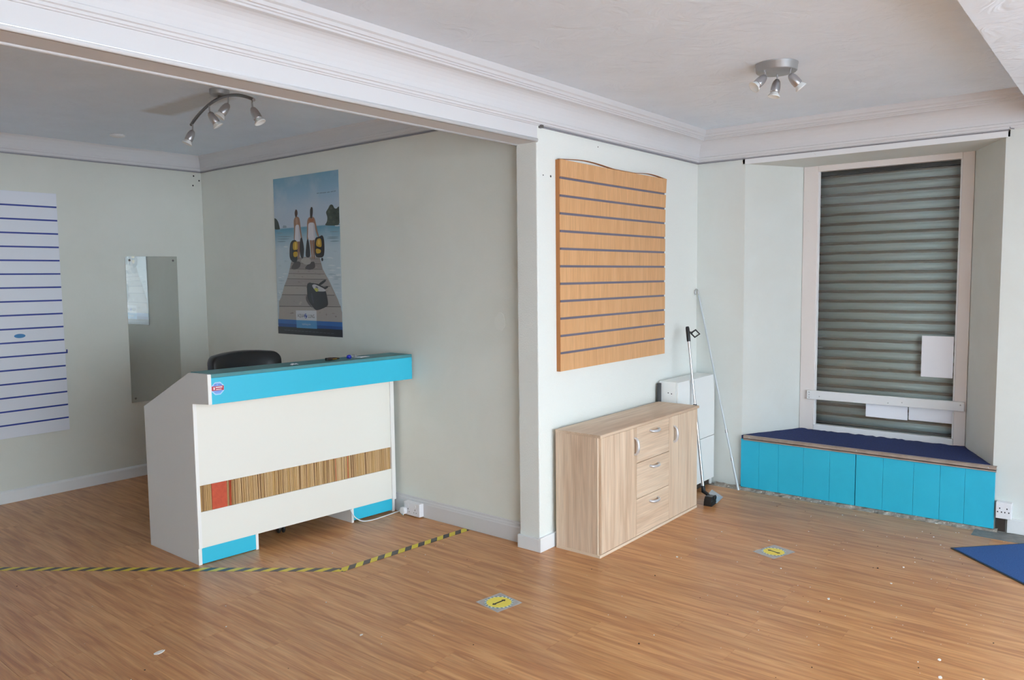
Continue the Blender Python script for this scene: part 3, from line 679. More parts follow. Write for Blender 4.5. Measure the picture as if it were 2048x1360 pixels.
# faint line of small print at top right and along the foot, too small to read
for x0, x1, y in ((424, 440, 240), (444, 462, 238), (464, 488, 236), (494, 512, 233), (518, 536, 229), (539, 552, 226)): ink((122, 142, 162), (x0, y-4), (x1, y-7), (x1, y-1), (x0, y+2))
for k in range(14):
    x0 = 172+k*26; y = 1216+k*1.95; ink((88, 96, 106), (x0, y-2), (x0+20, y-1), (x0+20, y+2), (x0, y+1))
print_mb.build('printed_picture', print_m, ps, normals=False)
RW = (math.radians(90), 0, math.radians(-90))
xt = XP-.0041-(layer[0]+40)*.000006
def ptext(s, cx, cy, size, c, sx=1.):
    y, z = uv(cx, cy); text(ps, s, size, (xt, y, z), RW, pcol(c), sx=sx)
ptext('AQUA', 298, 1113, .036, (50, 52, 60), .78); ptext('LUNG', 374, 1118, .036, (50, 52, 60), .82)
ptext('aqualung.com', 338, 1174, .021, (188, 204, 216), .9)

# ------------------------------------------------------------------ reception counter
CX, CY, SK_ = 2.112, 3.957, -.0875
def CT(u, w, z): return (CX+u, CY+SK_*u+w, z)
co = thing('reception_counter', (2.78, 4.15, 0), 'white reception counter with turquoise fascia and bamboo strip', 'counter')
U1 = 1.333
side = [(.0, .0), (.545, .0), (.545, .83), (.02, 1.062), (-.172, 1.067), (-.172, .907), (-.006, .895)]
MB(CT).prism(side, 'x', 0, .019).build('side_panel', M['counter_side'], co, .0015)
o = MB(CT).box(-.0, .019, -.004, .001, 0, .092).box(0.0, .019, -.012, -.006, .093, .895).box(0, .019, -.176, -.172, .907, 1.065).build('edging', M['edge_white'], co)
MB(CT).prism([(.0, .0), (.545, .0), (.545, .83), (.02, 1.05), (-.05, 1.05), (-.05, .907), (-.006, .9)], 'x', U1-.019, U1).build('side_panel', M['edge_white'], co, .0015)
MB(CT).box(.019, U1-.03, -.010, .008, .093, .4405-.146).build('front_panel_lower', M['cream'], co, .001)
MB(CT).box(.019, U1-.03, -.010, .008, .441, .925).build('front_panel_upper', M['cream'], co, .001)
MB(CT).box(U1-.029, U1-.0, -.016, .006, .085, .91).build('edge_post', M['edge_white'], co, .002)
MB(CT).box(.019, U1-.02, .002, .012, .29, .445).build('reed_backing', M['beech_edge'], co)
# reeds: natural stalks of uneven colour
mb = MB(CT); rm = [mat('reed_%d' % i, rgb(*c), .55) for i, c in enumerate(((216, 182, 134), (204, 168, 118), (186, 148, 100), (226, 196, 150), (150, 114, 76), (210, 172, 114), (205, 84, 52)))]
u = .0205
while u < U1-.036:
    w = random.uniform(.0035, .0068)
    if .0865 < u < .172: u = .172
    mi_ = random.choices(range(6), [5, 5, 3, 3, 1.2, 4])[0]
    if random.random() < .006 or abs(u-.19) < .004: mi_ = 6
    d = random.uniform(0, .0012); a, b = u, min(u+w, U1-.03); c = (a+b)/2; lean = random.uniform(-.002, .002)
    z0, z1 = .2955, .4395
    sec = [(a, .000), (a+w*.2, -.0052-d), (c, -.0062-d), (b-w*.2, -.0052-d), (b, .000)]
    vs = [(p+0, q, z0) for p, q in sec] + [(p+lean, q, z1) for p, q in sec]
    mb.add(vs, [(i, i+1, i+6, i+5) for i in range(4)] + [(4, 3, 2, 1, 0), (5, 6, 7, 8, 9)], mi_, False)
    u += w+.0002
o = mb.build('reed_strip', rm, co); o['kind'] = 'stuff'; o['label'] = 'strip of natural bamboo reeds'
o = MB(CT).box(.0865, .172, -.008, .004, .2952, .44).build('red_panel', M['red_panel'], co); o['label'] = 'orange-red square set in the reed strip'
MB(CT).box(.019, .333, -.006, .008, 0.004, .092).build('kick_panel', M['turq_counter'], co, .001)
MB(CT).box(.333, .349, -.008, .40, 0.0, .0925).build('kick_side', M['edge_white'], co, .001)
MB(CT).box(1.005, U1-.022, .000, .014, 0.012, .092).build('kick_panel', M['turq_counter'], co, .001)
MB(CT).box(.989, 1.005, -.004, .40, 0.0, .0925).build('kick_side', M['edge_white'], co, .001)
MB(CT).box(.019, 1.352, -.174, -.156, .905, 1.046).build('fascia', M['turq_counter'], co, .0012)
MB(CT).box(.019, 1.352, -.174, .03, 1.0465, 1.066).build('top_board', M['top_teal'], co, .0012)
MB(CT).box(.019, U1-.019, -.156, -.006, .905, .918).build('fascia_underside', M['edge_white'], co)
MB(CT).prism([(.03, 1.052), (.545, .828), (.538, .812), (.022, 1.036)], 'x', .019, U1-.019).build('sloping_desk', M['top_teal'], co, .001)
MB(CT).box(.019, .349, .40, .42, .0, .70).build('pedestal_back', M['counter_side'], co)
# octagon sticker on the fascia
mb = MB(CT); cu, cz = .054, .988
def octa(r, mi, w, sy=1.):
    vs = [(cu+r*math.cos(math.pi/8+i*math.pi/4), w, cz+r*sy*math.sin(math.pi/8+i*math.pi/4)) for i in range(8)]; mb.add(vs, [tuple(range(8))], mi)
octa(.037, 0, -.1743); octa(.031, 1, -.1745)
def band(u0, u1, z0, z1, mi, w): mb.add([(cu+u0, w, cz+z0), (cu+u1, w, cz+z0), (cu+u1, w, cz+z1), (cu+u0, w, cz+z1)], [(0, 1, 2, 3)], mi)
band(-.033, .033, -.011, .013, 2, -.1748); band(-.012, .025, .003, .009, 3, -.1751); band(-.010, .020, -.007, -.003, 3, -.1751); band(-.024, -.016, -.006, .008, 3, -.1751)
band(-.020, -.006, .018, .022, 4, -.1748); band(.002, .022, .018, .022, 4, -.1748); band(-.018, .018, -.019, -.017, 4, -.1748)
o = mb.build('octagon_sticker', [pcol((176, 216, 246)), pcol((128, 172, 238)), pcol((190, 52, 72)), pcol((238, 226, 228)), pcol((70, 110, 200))], co, normals=False); o['label'] = 'octagonal blue and red sticker'

# small things left on the counter top
def on_top(u, w): return CT(u, w, 1.0665)
kx, ky, kz = on_top(.83, -.085)
t = thing('pocket_knife', (kx, ky, kz), 'dark brown pocket knife lying on the counter top', 'knife')
MB().tube([(kx-.05, ky+.004, kz+.009), (kx-.03, ky, kz+.0095), (kx+.01, ky, kz+.0085), (kx+.045, ky+.004, kz+.007)], [.0085, .0095, .008, .005], 10).build('handle', M['brown_leather'], t)
MB().box(kx-.012, kx+.02, ky-.0092, ky-.0075, kz+.005, kz+.011).build('brass_plate', M['gold'], t)
MB().box(kx-.054, kx-.04, ky-.006, ky+.012, kz, kz+.018).build('bolster', M['black'], t, .003)
kx, ky, kz = on_top(.945, -.08)
t = thing('key_bunch', (kx, ky, kz), 'bunch of keys with a bright blue tag on the counter top', 'keys')
o = MB().lathe([(0, 0), (.013, .001), (.016, .01), (.013, .02), (0, .024)], (kx, ky, kz), (0, 0, 1), 16).build('blue_tag', M['key_blue'], t)
MB().tube([(kx+.03+.016*math.cos(a*math.pi/8), ky+.006+.016*math.sin(a*math.pi/8), kz+.012+.006*math.cos(a*math.pi/8)) for a in range(17)], .0016, 6).build('split_ring', M['chrome'], t)
for k in range(4):
    a = math.radians(-25+k*22); dx, dy = math.cos(a), math.sin(a); bx, by, bz = kx+.042+k*.004, ky-.004+k*.003, kz+.003+k*.0035
    mb = MB()
    ring = [(bx+.011*math.cos(q*math.pi/6), by+.011*math.sin(q*math.pi/6)) for q in range(12)]
    mb.prism(ring, 'z', bz, bz+.0022)
    px, py = -dy, dx
    mb.prism([(bx+dx*.008-px*.0035, by+dy*.008-py*.0035), (bx+dx*.042-px*.0035, by+dy*.042-py*.0035), (bx+dx*.046, by+dy*.046), (bx+dx*.040+px*.003, by+dy*.040+py*.003), (bx+dx*.034+px*.0015, by+dy*.034+py*.0015), (bx+dx*.028+px*.0038, by+dy*.028+py*.0038), (bx+dx*.008+px*.0035, by+dy*.008+py*.0035)], 'z', bz+.0002, bz+.002)
    mb.build('key', M['chrome'] if k % 2 else M['satin'], t)
kx, ky, kz = on_top(1.055, -.07)
tag(MB().prism([(kx-.03, ky-.02), (kx+.045, ky-.012), (kx+.04, ky+.02), (kx-.02, ky+.022)], 'z', kz, kz+.0012).build('paper_slip', M['paper']), 'small white paper slip beside the keys on the counter top', 'paper')
kx, ky, kz = on_top(.54, -.12)
mb = MB(); vs = []
for i in range(5):
    for j in range(4): vs.append((kx-.02+i*.011+random.uniform(-.003, .003), ky-.014+j*.009+random.uniform(-.002, .002), kz+.0006+random.uniform(0, .008)*(0 < i < 4)))
mb.add(vs, [(i*4+j, i*4+j+1, (i+1)*4+j+1, (i+1)*4+j) for i in range(4) for j in range(3)], 0, True)
o = tag(mb.build('crumpled_tissue', M['paper']), 'tiny crumpled white scrap on the counter top, far from the keys', 'paper scrap')
sd = o.modifiers.new('solid', 'SOLIDIFY'); sd.thickness = .0008; sd.offset = 1

# ------------------------------------------------------------------ office chair behind the counter
HX, HY = 2.815, 4.34
ch = thing('office_chair', (HX, HY, 0), 'black leather office chair behind the reception counter', 'chair')
def rrect(w, z0, z1, r, top=0., n=6):
    p = []
    for cx, cz, a0 in ((w-r, z1-r, 0), (-w+r, z1-r, 90), (-w+r, z0+r, 180), (w-r, z0+r, 270)):
        for i in range(n+1):
            a = math.radians(a0+90*i/n); p.append((cx+r*math.cos(a), cz+r*math.sin(a)))
    q = []
    for k in range(len(p)):
        a, b = p[k], p[(k+1) % len(p)]; q.append(a)
        if abs(a[1]-z1) < 1e-4 and abs(b[1]-z1) < 1e-4:
            for s in (.2, .4, .6, .8): q.append((a[0]+(b[0]-a[0])*s, z1))
    return [(x, z+top*(1-(x/w)**2)*(z > (z0+z1)/2)) for x, z in q]
poly = rrect(.252, .52, 1.072, .046, .022)
BY = HY+.26
def BT(x, y, z):     # backrest: hollowed and leaning back
    return (HX+x, BY+y+(z-.5)*.10 - .05*(x/.25)**2, z)
mb = MB(BT)
lay = [(0.0, .90), (-.012, .965), (-.03, .99), (-.05, 1.0), (-.07, .99), (-.085, .965), (-.093, .9), (-.096, .75), (-.098, .4)]
cz_ = .79; n = len(poly); vs = []
for yy, s in lay:
    for x, z in poly: vs.append((x*(1-(1-s)*.5) if s > .8 else x*s, yy, cz_+(z-cz_)*(1-(1-s)*.35) if s > .8 else cz_+(z-cz_)*s))
fs = [(i*n+j, i*n+(j+1) % n, (i+1)*n+(j+1) % n, (i+1)*n+j) for i in range(len(lay)-1) for j in range(n)]
fs += [tuple(range(n)), tuple(range(len(vs)-1, len(vs)-n-1, -1))]
mb.add(vs, fs, 0, True).build('backrest', M['leather'], ch)
seam = [(x*.985, -.030, z-.004) for x, z in poly]; MB(BT).tube(seam+[seam[0]], .0035, 6, caps=False).build('piping', M['leather'], ch)
o = MB(BT).prism([(-.022, 1.052), (-.016, 1.076), (-.010, 1.084), (-.004, 1.07), (.004, 1.05), (-.008, 1.044)], 'y', -.094, -.089).build('torn_patch', M['scuff'], ch); o['label'] = 'pale torn patch in the leather'
mb = MB()
sp = [(HX+.25*math.cos(a)*abs(math.cos(a))**-.35 if abs(math.cos(a)) > .01 else HX, HY-.02+.235*math.sin(a)*abs(math.sin(a))**-.35 if abs(math.sin(a)) > .01 else HY-.02) for a in [math.pi*2*i/32 for i in range(32)]]
mb.prism(sp, 'z', .43, .52, smooth=True).build('seat', M['leather'], ch, .03, seg=4)
MB().box(HX-.04, HX+.04, BY-.06, BY+.03, .38, .62).build('back_bracket', M['black'], ch, .01)
MB().box(HX-.1, HX+.1, HY-.1, BY, .385, .428).build('seat_plate', M['black'], ch, .01)
MB().lathe([(.026, .10), (.026, .26), (.018, .262), (.018, .39)], (HX, HY, 0), (0, 0, 1), 16).build('gas_column', M['black'], ch)
sb_ = bpy.data.objects.new('star_base', None); COL.objects.link(sb_); sb_.parent = ch; sb_['_w'] = tuple(ch['_w'])
for k in range(5):
    a = math.radians(-111+72*k); dx, dy = math.cos(a), math.sin(a)
    MB().tube([(HX, HY, .12), (HX+dx*.15, HY+dy*.15, .105), (HX+dx*.29, HY+dy*.29, .082)], [.03, .025, .017], 10).build('spoke', M['black'], sb_)
    c = (HX+dx*.295, HY+dy*.295, .03); mb = MB()
    for s in (-1, 1): mb.lathe([(0, -.008), (.024, -.008), (.029, -.004), (.029, .004), (.024, .008), (0, .008)], (c[0]-dy*s*.014, c[1]+dx*s*.014, .03), (-dy, dx, 0), 18)
    mb.tube([(c[0], c[1], .028), (c[0], c[1], .085)], .007, 8).build('caster', M['black'], sb_)

# ------------------------------------------------------------------ oak sideboard
bx0, bx1, by0, by1, bh = 3.530, 4.727, 2.268, 2.566, .690
sd_ = thing('sideboard', ((bx0+bx1)/2, 2.42, 0), 'pale oak sideboard with two doors and three drawers', 'sideboard')
MB().box(bx0, bx0+.016, by0+.017, by1, .016, bh-.016).build('side_panel', M['oak'], sd_, .001)
MB().box(bx1-.016, bx1, by0+.017, by1, .016, bh-.016).build('side_panel', M['oak'], sd_, .001)
MB().box(bx0-.001, bx1+.001, by0, by1, 0, .016).build('bottom_panel', M['oak_edge'], sd_, .001)
MB().box(bx0-.003, bx1+.012, by0-.006, by1, bh-.016, bh).build('top_panel', M['oak_x'], sd_, .0012)
MB().box(bx0+.016, bx1-.016, by1-.006, by1-.002, .016, bh-.016).build('back_panel', M['oak'], sd_)
for xx in (3.922, 4.322): MB().box(xx, xx+.014, by0+.02, by1-.01, .016, bh-.016).build('divider', M['oak'], sd_)
MB().box(bx0, bx0+.006, by0+.0165, by0+.0195, .018, bh-.018).build('edge_band', M['oak_edge'], sd_)
def arc_handle(parent, c, half, vert, out=.026):
    p = []
    for i in range(13):
        a = math.pi*i/12; s = -half*math.cos(a); d = out*math.sin(a)**.8
        p.append((c[0], c[1]-d, c[2]+s) if vert else (c[0]+s, c[1]-d, c[2]-d*.25))
    mb = MB(); rs = [.0060+.0030*math.sin(math.pi*i/12) for i in range(13)]
    mb.tube(p, rs, 10); mb.build('handle', M['handle'], parent)['label'] = 'silver bow handle'
def front(name, x0, x1, z0, z1, m, hc, half, vert):
    o = MB().box(x0, x1, by0+.001, by0+.016, z0, z1).build(name, m, sd_, .0008)
    arc_handle(o, (hc[0], by0+.001, hc[1]), half, vert)
dz = .019
front('door', bx0+.016, 3.9285, dz, bh-.0195, M['oak'], (3.905, .563), .049, True)
front('door', 4.3315, bx1-.002, dz, bh-.0195, M['oak'], (4.392, .556), .049, True)
for z0, z1 in ((.4580, bh-.0195), (.2420, .4550), (dz, .2390)): front('drawer', 3.931, 4.329, z0, z1, M['oak_x'], (4.135, z1-.042), .049, False)

# ------------------------------------------------------------------ white unit in the corner
un = thing('drawer_unit', (5.07, 2.5, 0), 'white two-door unit in the corner behind the sideboard', 'cabinet')
ux0, ux1, uy0, uy1, uh = 4.772, 5.352, 2.434, 2.578, .826
MB().box(ux0, ux0+.018, uy0+.018, uy1, .03, uh-.016).build('side_panel', M['white_unit'], un, .001)
MB().box(ux1-.018, ux1, uy0+.018, uy1, .0, uh-.016).build('side_panel', M['white_unit'], un, .001)
MB().box(ux0, ux1, uy0+.017, uy1, uh-.018, uh).build('top_panel', M['white_unit'], un, .001)
MB().box(ux0+.018, ux1-.018, uy1-.006, uy1, .03, uh-.018).build('back_panel', M['white_unit'], un)
MB().box(ux0+.002, ux1, uy0, uy0+.016, .376, uh-.001).build('door', M['white_unit'], un, .001)
MB().box(ux0+.002, ux1, uy0, uy0+.016, .052, .372).build('door', M['white_unit'], un, .001)
MB().box(ux0+.02, ux1-.02, uy0+.03, uy0+.045, 0, .05).build('plinth', M['dirt'], un)
for zz in (.745, .75): MB().lathe([(0, .001), (.004, .001), (.004, 0)], (ux0, uy0+.05+(zz-.745)*5, zz), (-1, 0, 0), 8).build('dowel_hole', M['hole'], un)
tag(MB().box(4.742, 4.768, 2.560, 2.5805, 0, .815).build('dark_strip', M['rubber'], bevel=.001), 'dark narrow strip between the white unit and the partition', 'strip')  # dark upright box filling the gap at the unit's left end

# ------------------------------------------------------------------ long-handled brush, hooked pole
A = Vector((4.896, 2.30, .055)); B = Vector((4.974, 2.470, 1.197)); d = (B-A).normalized()
br = thing('long_handled_brush', (4.93, 2.28, 0), 'long silver-handled brush with black grip leaning by the sideboard', 'brush')
MB().tube([A, A+(B-A)*.52], .0105, 14).build('lower_handle', M['alu'], br)
MB().tube([A+(B-A)*.515, B-d*.10], .0088, 14).build('upper_handle', M['alu'], br)
MB().tube([A+(B-A)*.505, A+(B-A)*.53], .0125, 14).build('collar', M['black'], br)
MB().tube([B-d*.105, B-d*.09, B-d*.01, B], [.0125, .0135, .0135, .010], 14).build('grip', M['black'], br)
p0 = B-d*.035; MB().tube([p0, p0+Vector((.030, -.022, -.010))], .0055, 8).build('hanger_arm', M['black'], br)
c = p0+Vector((.046, -.034, -.016)); e1 = Vector((.013, -.012, .011)); e2 = Vector((.013, -.009, -.015))
lp = [c+e1*a+e2*b for a, b in ((-1, -1), (1, -1), (1, 1), (-1, 1), (-1, -1), (0, -1))]
MB().tube(lp, .0062, 8).build('hanging_loop', M['black'], br)
hd = Vector((4.838, 2.252, 0))
ax = Vector((.99, .10, 0)).normalized(); ay = Vector((-.10, .99, 0)).normalized()
def HT(a, b, z): q = hd+ax*a+ay*b; return (q.x, q.y, z)
MB(HT).prism([(-.05, .0), (.05, .0), (.05, .045), (.03, .062), (-.03, .062), (-.05, .045)], 'y', -.05, .0).build('brush_head', M['black'], br, .004)
mb = MB(HT)
for i in range(9):
    for j in range(4):
        a = -.044+i*.011; b = -.046+j*.014; mb.add([(a-.004, b-.005, .03), (a+.004, b-.005, .03), (a+.004, b+.005, .03), (a-.004, b+.005, .03), (a-.006, b-.008, .001), (a+.005, b-.008, .001), (a+.005, b+.006, .001), (a-.006, b+.006, .001)], [(0,1,5,4),(1,2,6,5),(2,3,7,6),(3,0,4,7),(4,5,6,7)])
o = mb.build('bristles', M['bristle'], br); o['kind'] = 'stuff'
MB(HT).add([(.035, -.060, .003), (.20, -.050, .004), (.20, .03, .045), (.035, .0, .058), (.035, -.060, .006), (.20, -.050, .007), (.20, .03, .048), (.035, .0, .061)],
           [(3,2,1,0),(4,5,6,7),(0,1,5,4),(1,2,6,5),(2,3,7,6),(3,0,4,7)]).build('scraper_plate', M['clear'], br)
MB().tube([Vector((4.850, 2.232, .052)), Vector((4.872, 2.266, .062)), A+d*.01, A+d*.05], [.011, .012, .0145, .0145], 12).build('socket_joint', M['black'], br)
MB().tube([HT(.02+.022*math.cos(q*math.pi/8), -.054, .045+.018*math.sin(q*math.pi/8)) for q in range(17)], .003, 6).build('wire_loop', M['black'], br)

P0 = Vector((5.282, 2.212, .0)); P1 = Vector((5.366, 2.574, 1.405)); d = (P1-P0).normalized()
hp = thing('hooked_pole', (5.3, 2.25, 0), 'thin pale grey pole with a hook leaning into the corner', 'pole')
MB().tube([P0+d*.003, P0+(P1-P0)*.16], .0085, 10).build('lower_tube', M['pole'], hp)
MB().tube([P0+(P1-P0)*.155, P0+(P1-P0)*.30], .0075, 10).build('middle_tube', M['pole'], hp)
MB().tube([P0+(P1-P0)*.295, P1], .0062, 10).build('upper_tube', M['pole'], hp)
for k in (.157, .297): MB().tube([P0+(P1-P0)*k-d*.012, P0+(P1-P0)*k+d*.012], .0105, 10).build('clamp', M['satin'], hp)
mb = MB(); hk = []
for i in range(11):
    a = math.radians(-10+230*i/10); hk.append(P1+d*.022+Vector((-.017, .004, 0))*(1-math.cos(a)) + Vector((0, 0, .024*math.sin(a))))
mb.tube([P1-d*.01]+hk, .0042, 8).build('hook', M['satin'], hp)

# ------------------------------------------------------------------ sockets and cable
sk = thing('wall_socket', (3.44, 3.655, .01), 'white double wall socket with a plug on the poster wall baseboard', 'socket')
MB().box(3.420, 3.4585, 3.578, 3.725, .008, .094).build('box', M['socket'], sk, .003)
for yy in (3.62, 3.685):
    MB().box(3.417, 3.4205, yy-.009, yy-.001, .066, .082).build('switch', M['socket'], sk, .001)
    for a, b, w, h in ((0, .050, .004, .009), (-.011, .032, .007, .003), (.011, .032, .007, .003)): MB().box(3.4192, 3.4205, yy+a-w/2, yy+a+w/2, b-h/2, b+h/2).build('pin_hole', M['hole'], sk)
pg = thing('mains_plug', (3.4, 3.70, .03), 'white mains plug in the double socket beside the counter', 'plug')
MB().prism([(3.692, .018), (3.732, .018), (3.736, .036), (3.730, .058), (3.694, .058), (3.688, .036)], 'x', 3.390, 3.4165).build('plug_body', M['socket'], pg, .004)
cab = []
P_ = [(3.402, 3.712, .018), (3.404, 3.716, .006), (3.420, 3.745, .004), (3.438, 3.785, .010), (3.425, 3.798, .006), (3.33, 3.80, .004), (3.22, 3.80, .004), (3.145, 3.815, .012), (3.10, 3.835, .045), (3.085, 3.855, .088), (3.09, 3.90, .11)]
for i in range(len(P_)-1):
    p0, p1, p2, p3 = (Vector(P_[max(i-1, 0)]), Vector(P_[i]), Vector(P_[i+1]), Vector(P_[min(i+2, len(P_)-1)]))
    for k in range(6):
        t = k/6; cab.append(.5*((2*p1)+(p2-p0)*t+(2*p0-5*p1+4*p2-p3)*t*t+(3*p1-p0-3*p2+p3)*t**3))
cab.append(Vector(P_[-1]))
MB().tube(cab, .0036, 8).build('cord', M['cable'], pg)

sr = thing('wall_socket', (XW-.02, .6, .08), 'white double wall socket at the right end of the turquoise plinth', 'socket')
MB().box(XW-.048, XW, .552, .632, .088, .186).build('box', M['socket'], sr, .003)
for yy in (.612, .575):
    for a, b in ((0, .150), (-.010, .128), (.010, .128)): MB().box(XW-.0486, XW-.0478, yy+a-.003, yy+a+.003, b-.004, b+.004).build('pin_hole', M['hole'], sr)
tag(MB().box(XW-.012, XW, .585, .634, .0, .086).build('exposed_wall_gap', M['dirt']), 'dark exposed gap in the wall under the right socket', 'hole')

# ------------------------------------------------------------------ ceiling lights
def spot_head(parent, piv, mid, tip, r=.027):
    piv, mid, tip = Vector(piv), Vector(mid), Vector(tip); ax = (tip-mid).normalized()
    h = bpy.data.objects.new('spot_head', None); COL.objects.link(h); h.parent = parent; h['_w'] = tuple(parent['_w'])
    top = tip-ax*.088
    MB().tube([piv, piv+(top-piv)*.5+Vector((0, 0, -.002)), top+ax*.006], .0045, 8).build('stem', M['chrome'], h)
    MB().lathe([(0, 0), (.009, .001), (.016, .010), (.0205, .024), (.0228, .042), (.0225, .062), (.021, .066), (0, .066)], top, ax, 20).build('spot_shell', M['satin'], h)
    MB().lathe([(.017, .060), (.018, .068), (.022, .074), (.028, .082), (.030, .088), (.027, .088), (.020, .080), (0, .078)], top, ax, 20).build('glass_rim', M['frost'], h)
tl = thing('track_spotlight', (2.345, 3.945, 2.43), 'arched silver ceiling track light with four spots in the alcove', 'ceiling light')
MB().lathe([(0, -.032), (.046, -.032), (.052, -.026), (.052, 0)], (2.345, 3.945, ZC), (0, 0, 1), 28).build('canopy', M['silver_paint'], tl)
ua = math.radians(82); uu = Vector((math.cos(ua), math.sin(ua), 0)); uc = Vector((2.345, 3.945, 2.545))
def bar_pt(s): return uc+uu*(s*.42)-Vector((0, 0, .08*s*s))
MB().tube([bar_pt(-1+i/14) for i in range(29)], .0085, 10).build('arched_bar', M['dark_metal'], tl)
MB().tube([uc+Vector((0, 0, .02)), uc], .009, 10).build('post', M['dark_metal'], tl)
for s, dv in ((.95, (-.03, .012, -.07)), (.34, (.035, -.02, -.068)), (-.26, (-.04, .02, -.064)), (-.95, (.02, -.03, -.07))):
    p = bar_pt(s); q = p+Vector((0, 0, -.045)); dv = Vector(dv).normalized(); spot_head(tl, p, q, q+dv*.085)
rl = thing('round_spotlight', (3.875, 1.455, 2.45), 'round silver ceiling light with three spots over the main room', 'ceiling light')
RC = Vector((3.872, 1.453, ZC))
MB().lathe([(0, -.040), (.093, -.040), (.097, -.036), (.100, -.008), (.102, -.006), (.102, 0)], RC, (0, 0, 1), 40).build('canopy', M['silver_paint'], rl)
for (px, py), dv in (((3.788, 1.480), (-.055, .035, -.058)), ((3.905, 1.462), (-.012, .012, -.085)), ((3.842, 1.372), (.035, -.045, -.065))):
    p = Vector((px, py, ZC-.04)); q = p+Vector((0, 0, -.034)); dv = Vector(dv).normalized(); spot_head(rl, p, q, q+dv*.08)
tag(MB().lathe([(0, -.018), (.03, -.018), (.045, -.012), (.05, -.006), (.05, 0), (0, 0)], (2.57, 5.67, ZC), (0, 0, 1), 24).build('ceiling_rose', M['gloss_white']), 'small flat white disc on the alcove ceiling', 'ceiling disc')

# ------------------------------------------------------------------ on the floor
def tape(a, b, label, w=.05, phase=0.):
    a, b = Vector(a), Vector(b); d = b-a; L_ = d.length
    me = bpy.data.meshes.new('hazard_tape'); n = 8; vs = []
    for i in range(n+1):
        x = phase+L_*i/n; vs += [(x, -w/2, 0), (x, w/2, 0), (x, -w/2, .0006), (x, w/2, .0006)]
    fs = []
    for i in range(n):
        k = i*4; j = k+4; fs += [(k+2, j+2, j+3, k+3), (k, k+1, j+1, j), (k, j, j+2, k+2), (k+1, k+3, j+3, j+1)]
    fs += [(0, 2, 3, 1), (n*4, n*4+1, n*4+3, n*4+2)]
    me.from_pydata(vs, [], fs); me.materials.append(M['stripes'])
    o = bpy.data.objects.new('hazard_tape', me); COL.objects.link(o)
    ang = math.atan2(d.y, d.x); o.rotation_euler = (0, 0, ang)
    o.location = (a.x-phase*math.cos(ang), a.y-phase*math.sin(ang), .0004)
    return tag(o, label, 'tape', 'hazard tape on the floor')
tape((1.02, 5.306, 0), (2.566, 3.258, 0), 'yellow and black floor tape running left past the counter corner', phase=.03)
o = tape((2.545, 3.275, 0), (3.452, 3.193, 0), 'yellow and black floor tape running to the wall right of the counter', phase=.05); o.location.z = .0011

def floor_sign(cx, cy, ang, hx, hy, r, arrow, label):
    t = thing('floor_sign', (cx, cy, 0), label, 'floor sign', 'distance signs on the floor')
    ca, sa = math.cos(ang), math.sin(ang)
    def FT(x, y, z): return (cx+x*ca-y*sa, cy+x*sa+y*ca, z)
    MB(FT).box(-hx, hx, -hy, hy, .0005, .0010).build('laminate_sheet', M['laminate'], t)
    mb = MB(FT); n = 40
    disc = [(r*.86*math.cos(2*math.pi*i/n), r*.86*math.sin(2*math.pi*i/n)) for i in range(n)]
    mb.prism(disc, 'z', .00102, .0013).build('yellow_disc', M['sign_yellow'], t)
    mb = MB(FT)
    for i in range(n):
        a, b = 2*math.pi*i/n, 2*math.pi*(i+1)/n
        vs = [(r*.84*math.cos(a), r*.84*math.sin(a), .00125), (r*math.cos(a+.06), r*math.sin(a+.06), .00125), (r*math.cos(b+.06), r*math.sin(b+.06), .00125), (r*.84*math.cos(b), r*.84*math.sin(b), .00125)]
        mb.add(vs, [(0, 1, 2, 3)], i % 2)
    mb.build('striped_border', [M['sign_teal'], M['sign_white']], t)
    ar = arrow-ang; c2, s2 = math.cos(ar), math.sin(ar)
    def AT(x, y, z): return FT(x*c2-y*s2, x*s2+y*c2, z)
    h = r*.62; k = r*.07
    MB(AT).prism([(-h, 0), (-h*.62, k*2.6), (-h*.62, k), (h*.62, k), (h*.62, k*2.6), (h, 0), (h*.62, -k*2.6), (h*.62, -k), (-h*.62, -k), (-h*.62, -k*2.6)], 'z', .00132, .0016).build('double_arrow', M['ink'], t)
floor_sign(2.748, 2.340, math.radians(-9), .079, .081, .070, math.radians(-7), 'yellow round arrow sign on the floor in front of the pillar')
floor_sign(4.213, 1.552, math.radians(-18), .094, .072, .066, math.radians(-104), 'yellow round arrow sign on the floor nearer the turquoise plinth')

dm = thing('doormat', (4.85, .35, 0), 'blue doormat with grey rubber edge at the right', 'doormat')
mc = Vector((4.864, .786)); d1 = Vector((.727, -.687)).normalized(); d2 = Vector((-d1.y, d1.x))*-1
def DT(a, b, z): q = mc+d1*a+d2*b; return (q.x, q.y, z)
MB(DT).box(0, .60, 0, .95, .0005, .005).build('rubber_base', M['rubber'], dm)
MB(DT).box(.006, .594, .020, .935, .005, .0105).build('pile', M['mat_blue'], dm, .002)
tag(MB().prism([(5.19, .735), (5.33, .735), (5.352, .70), (5.352, .30), (5.20, .31), (5.185, .55)], 'z', .0004, .0016).build('floor_tape_patch', M['dark_tape']), 'dark grey patch of worn tape on the floor under the right socket', 'tape')

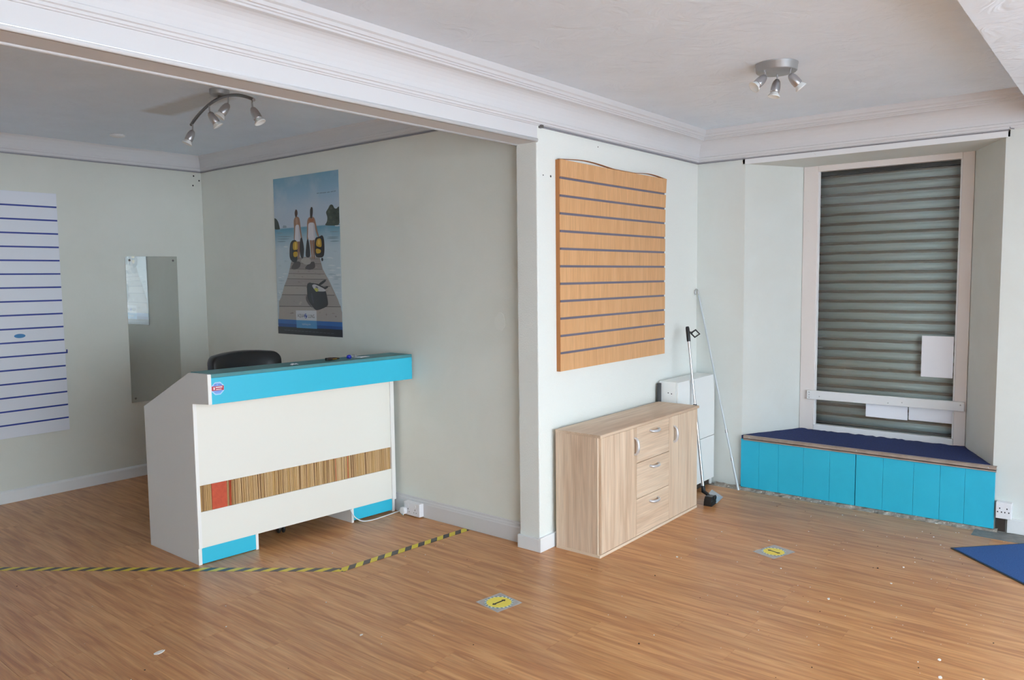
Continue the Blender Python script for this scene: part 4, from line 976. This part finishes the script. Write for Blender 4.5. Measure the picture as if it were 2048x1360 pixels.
for (x, y, s, lab) in ((1.489, 3.15, .030, 'white plaster flake at the bottom left of the floor'), (3.745, 1.111, .013, 'white plaster crumb on the floor below the arrow sign near the plinth'),
                       (3.409, .576, .012, 'white plaster crumb on the floor near the right edge'), (3.257, .546, .014, 'white plaster crumb at the bottom right corner of the floor'), (2.118, 2.598, .012, 'white crumb on the floor in front of the counter')):
    mb = MB(); n = 9; vs = [(x+s*random.uniform(.5, 1)*math.cos(2*math.pi*i/n), y+s*random.uniform(.3, .6)*math.sin(2*math.pi*i/n)) for i in range(n)]
    mb.prism(vs, 'z', .0002, .0022); tag(mb.build('plaster_flake', M['flake']), lab, 'debris', 'plaster flakes on the floor')
mb = MB(); mbd = MB()
for k in range(230):
    x = random.uniform(1.9, 5.25); y = random.uniform(.45, 2.5)
    if random.random() < .25: x = random.uniform(1.3, 3.2); y = random.uniform(2.2, 4.6)
    if random.random() < .35: x = random.uniform(3.2, 5.2); y = random.uniform(.4, 1.7)
    if bx0-.03 < x < bx1+.03 and y > by0-.03 or (x > XE-.05 and y > 2.55) or (2.05 < x < 3.5 and 3.7 < y < 4.6): continue
    s = random.uniform(.0012, .0042)*(1 if random.random() < .85 else 1.8); n = 5
    t_ = mb if random.random() < .8 else mbd
    t_.prism([(x+s*random.uniform(.5, 1)*math.cos(2*math.pi*i/n), y+s*random.uniform(.5, 1)*math.sin(2*math.pi*i/n)) for i in range(n)], 'z', .0002, .0002+s*.5)
tag(mb.build('white_grit', M['flake']), 'tiny white plaster specks scattered over the floor', 'debris', kind='stuff')
tag(mbd.build('dark_grit', M['dirt']), 'tiny dark specks scattered over the floor', 'debris', kind='stuff')
for i, (xx, zz) in enumerate(((3.413, 2.426), (3.46, 2.391), (3.404, 2.347))):
    tag(MB().lathe([(0, .001), (.006, .001), (.007, 0)], (xx, YL, zz), (0, -1, 0), 8).build('wall_hole', M['hole']), ['topmost small dark hole in the left wall near the alcove corner', 'small dark hole in the left wall closest to the alcove corner', 'lowest small dark hole in the left wall near the alcove corner'][i], 'screw hole', 'holes near the alcove corner')
mb = MB(); n = 14
mb.prism([(2.925+random.uniform(.035, .05)*math.cos(2*math.pi*i/n), 1.295+random.uniform(.042, .06)*math.sin(2*math.pi*i/n)) for i in range(n)], 'x', XP-.0012, XP+.001)
tag(mb.build('filler_patch', M['wall'], bevel=.0006), 'small rough filler patch on the wall left of the pillar', 'wall patch')

for o in list(bpy.data.objects):
    if '_w' in o: del o['_w']
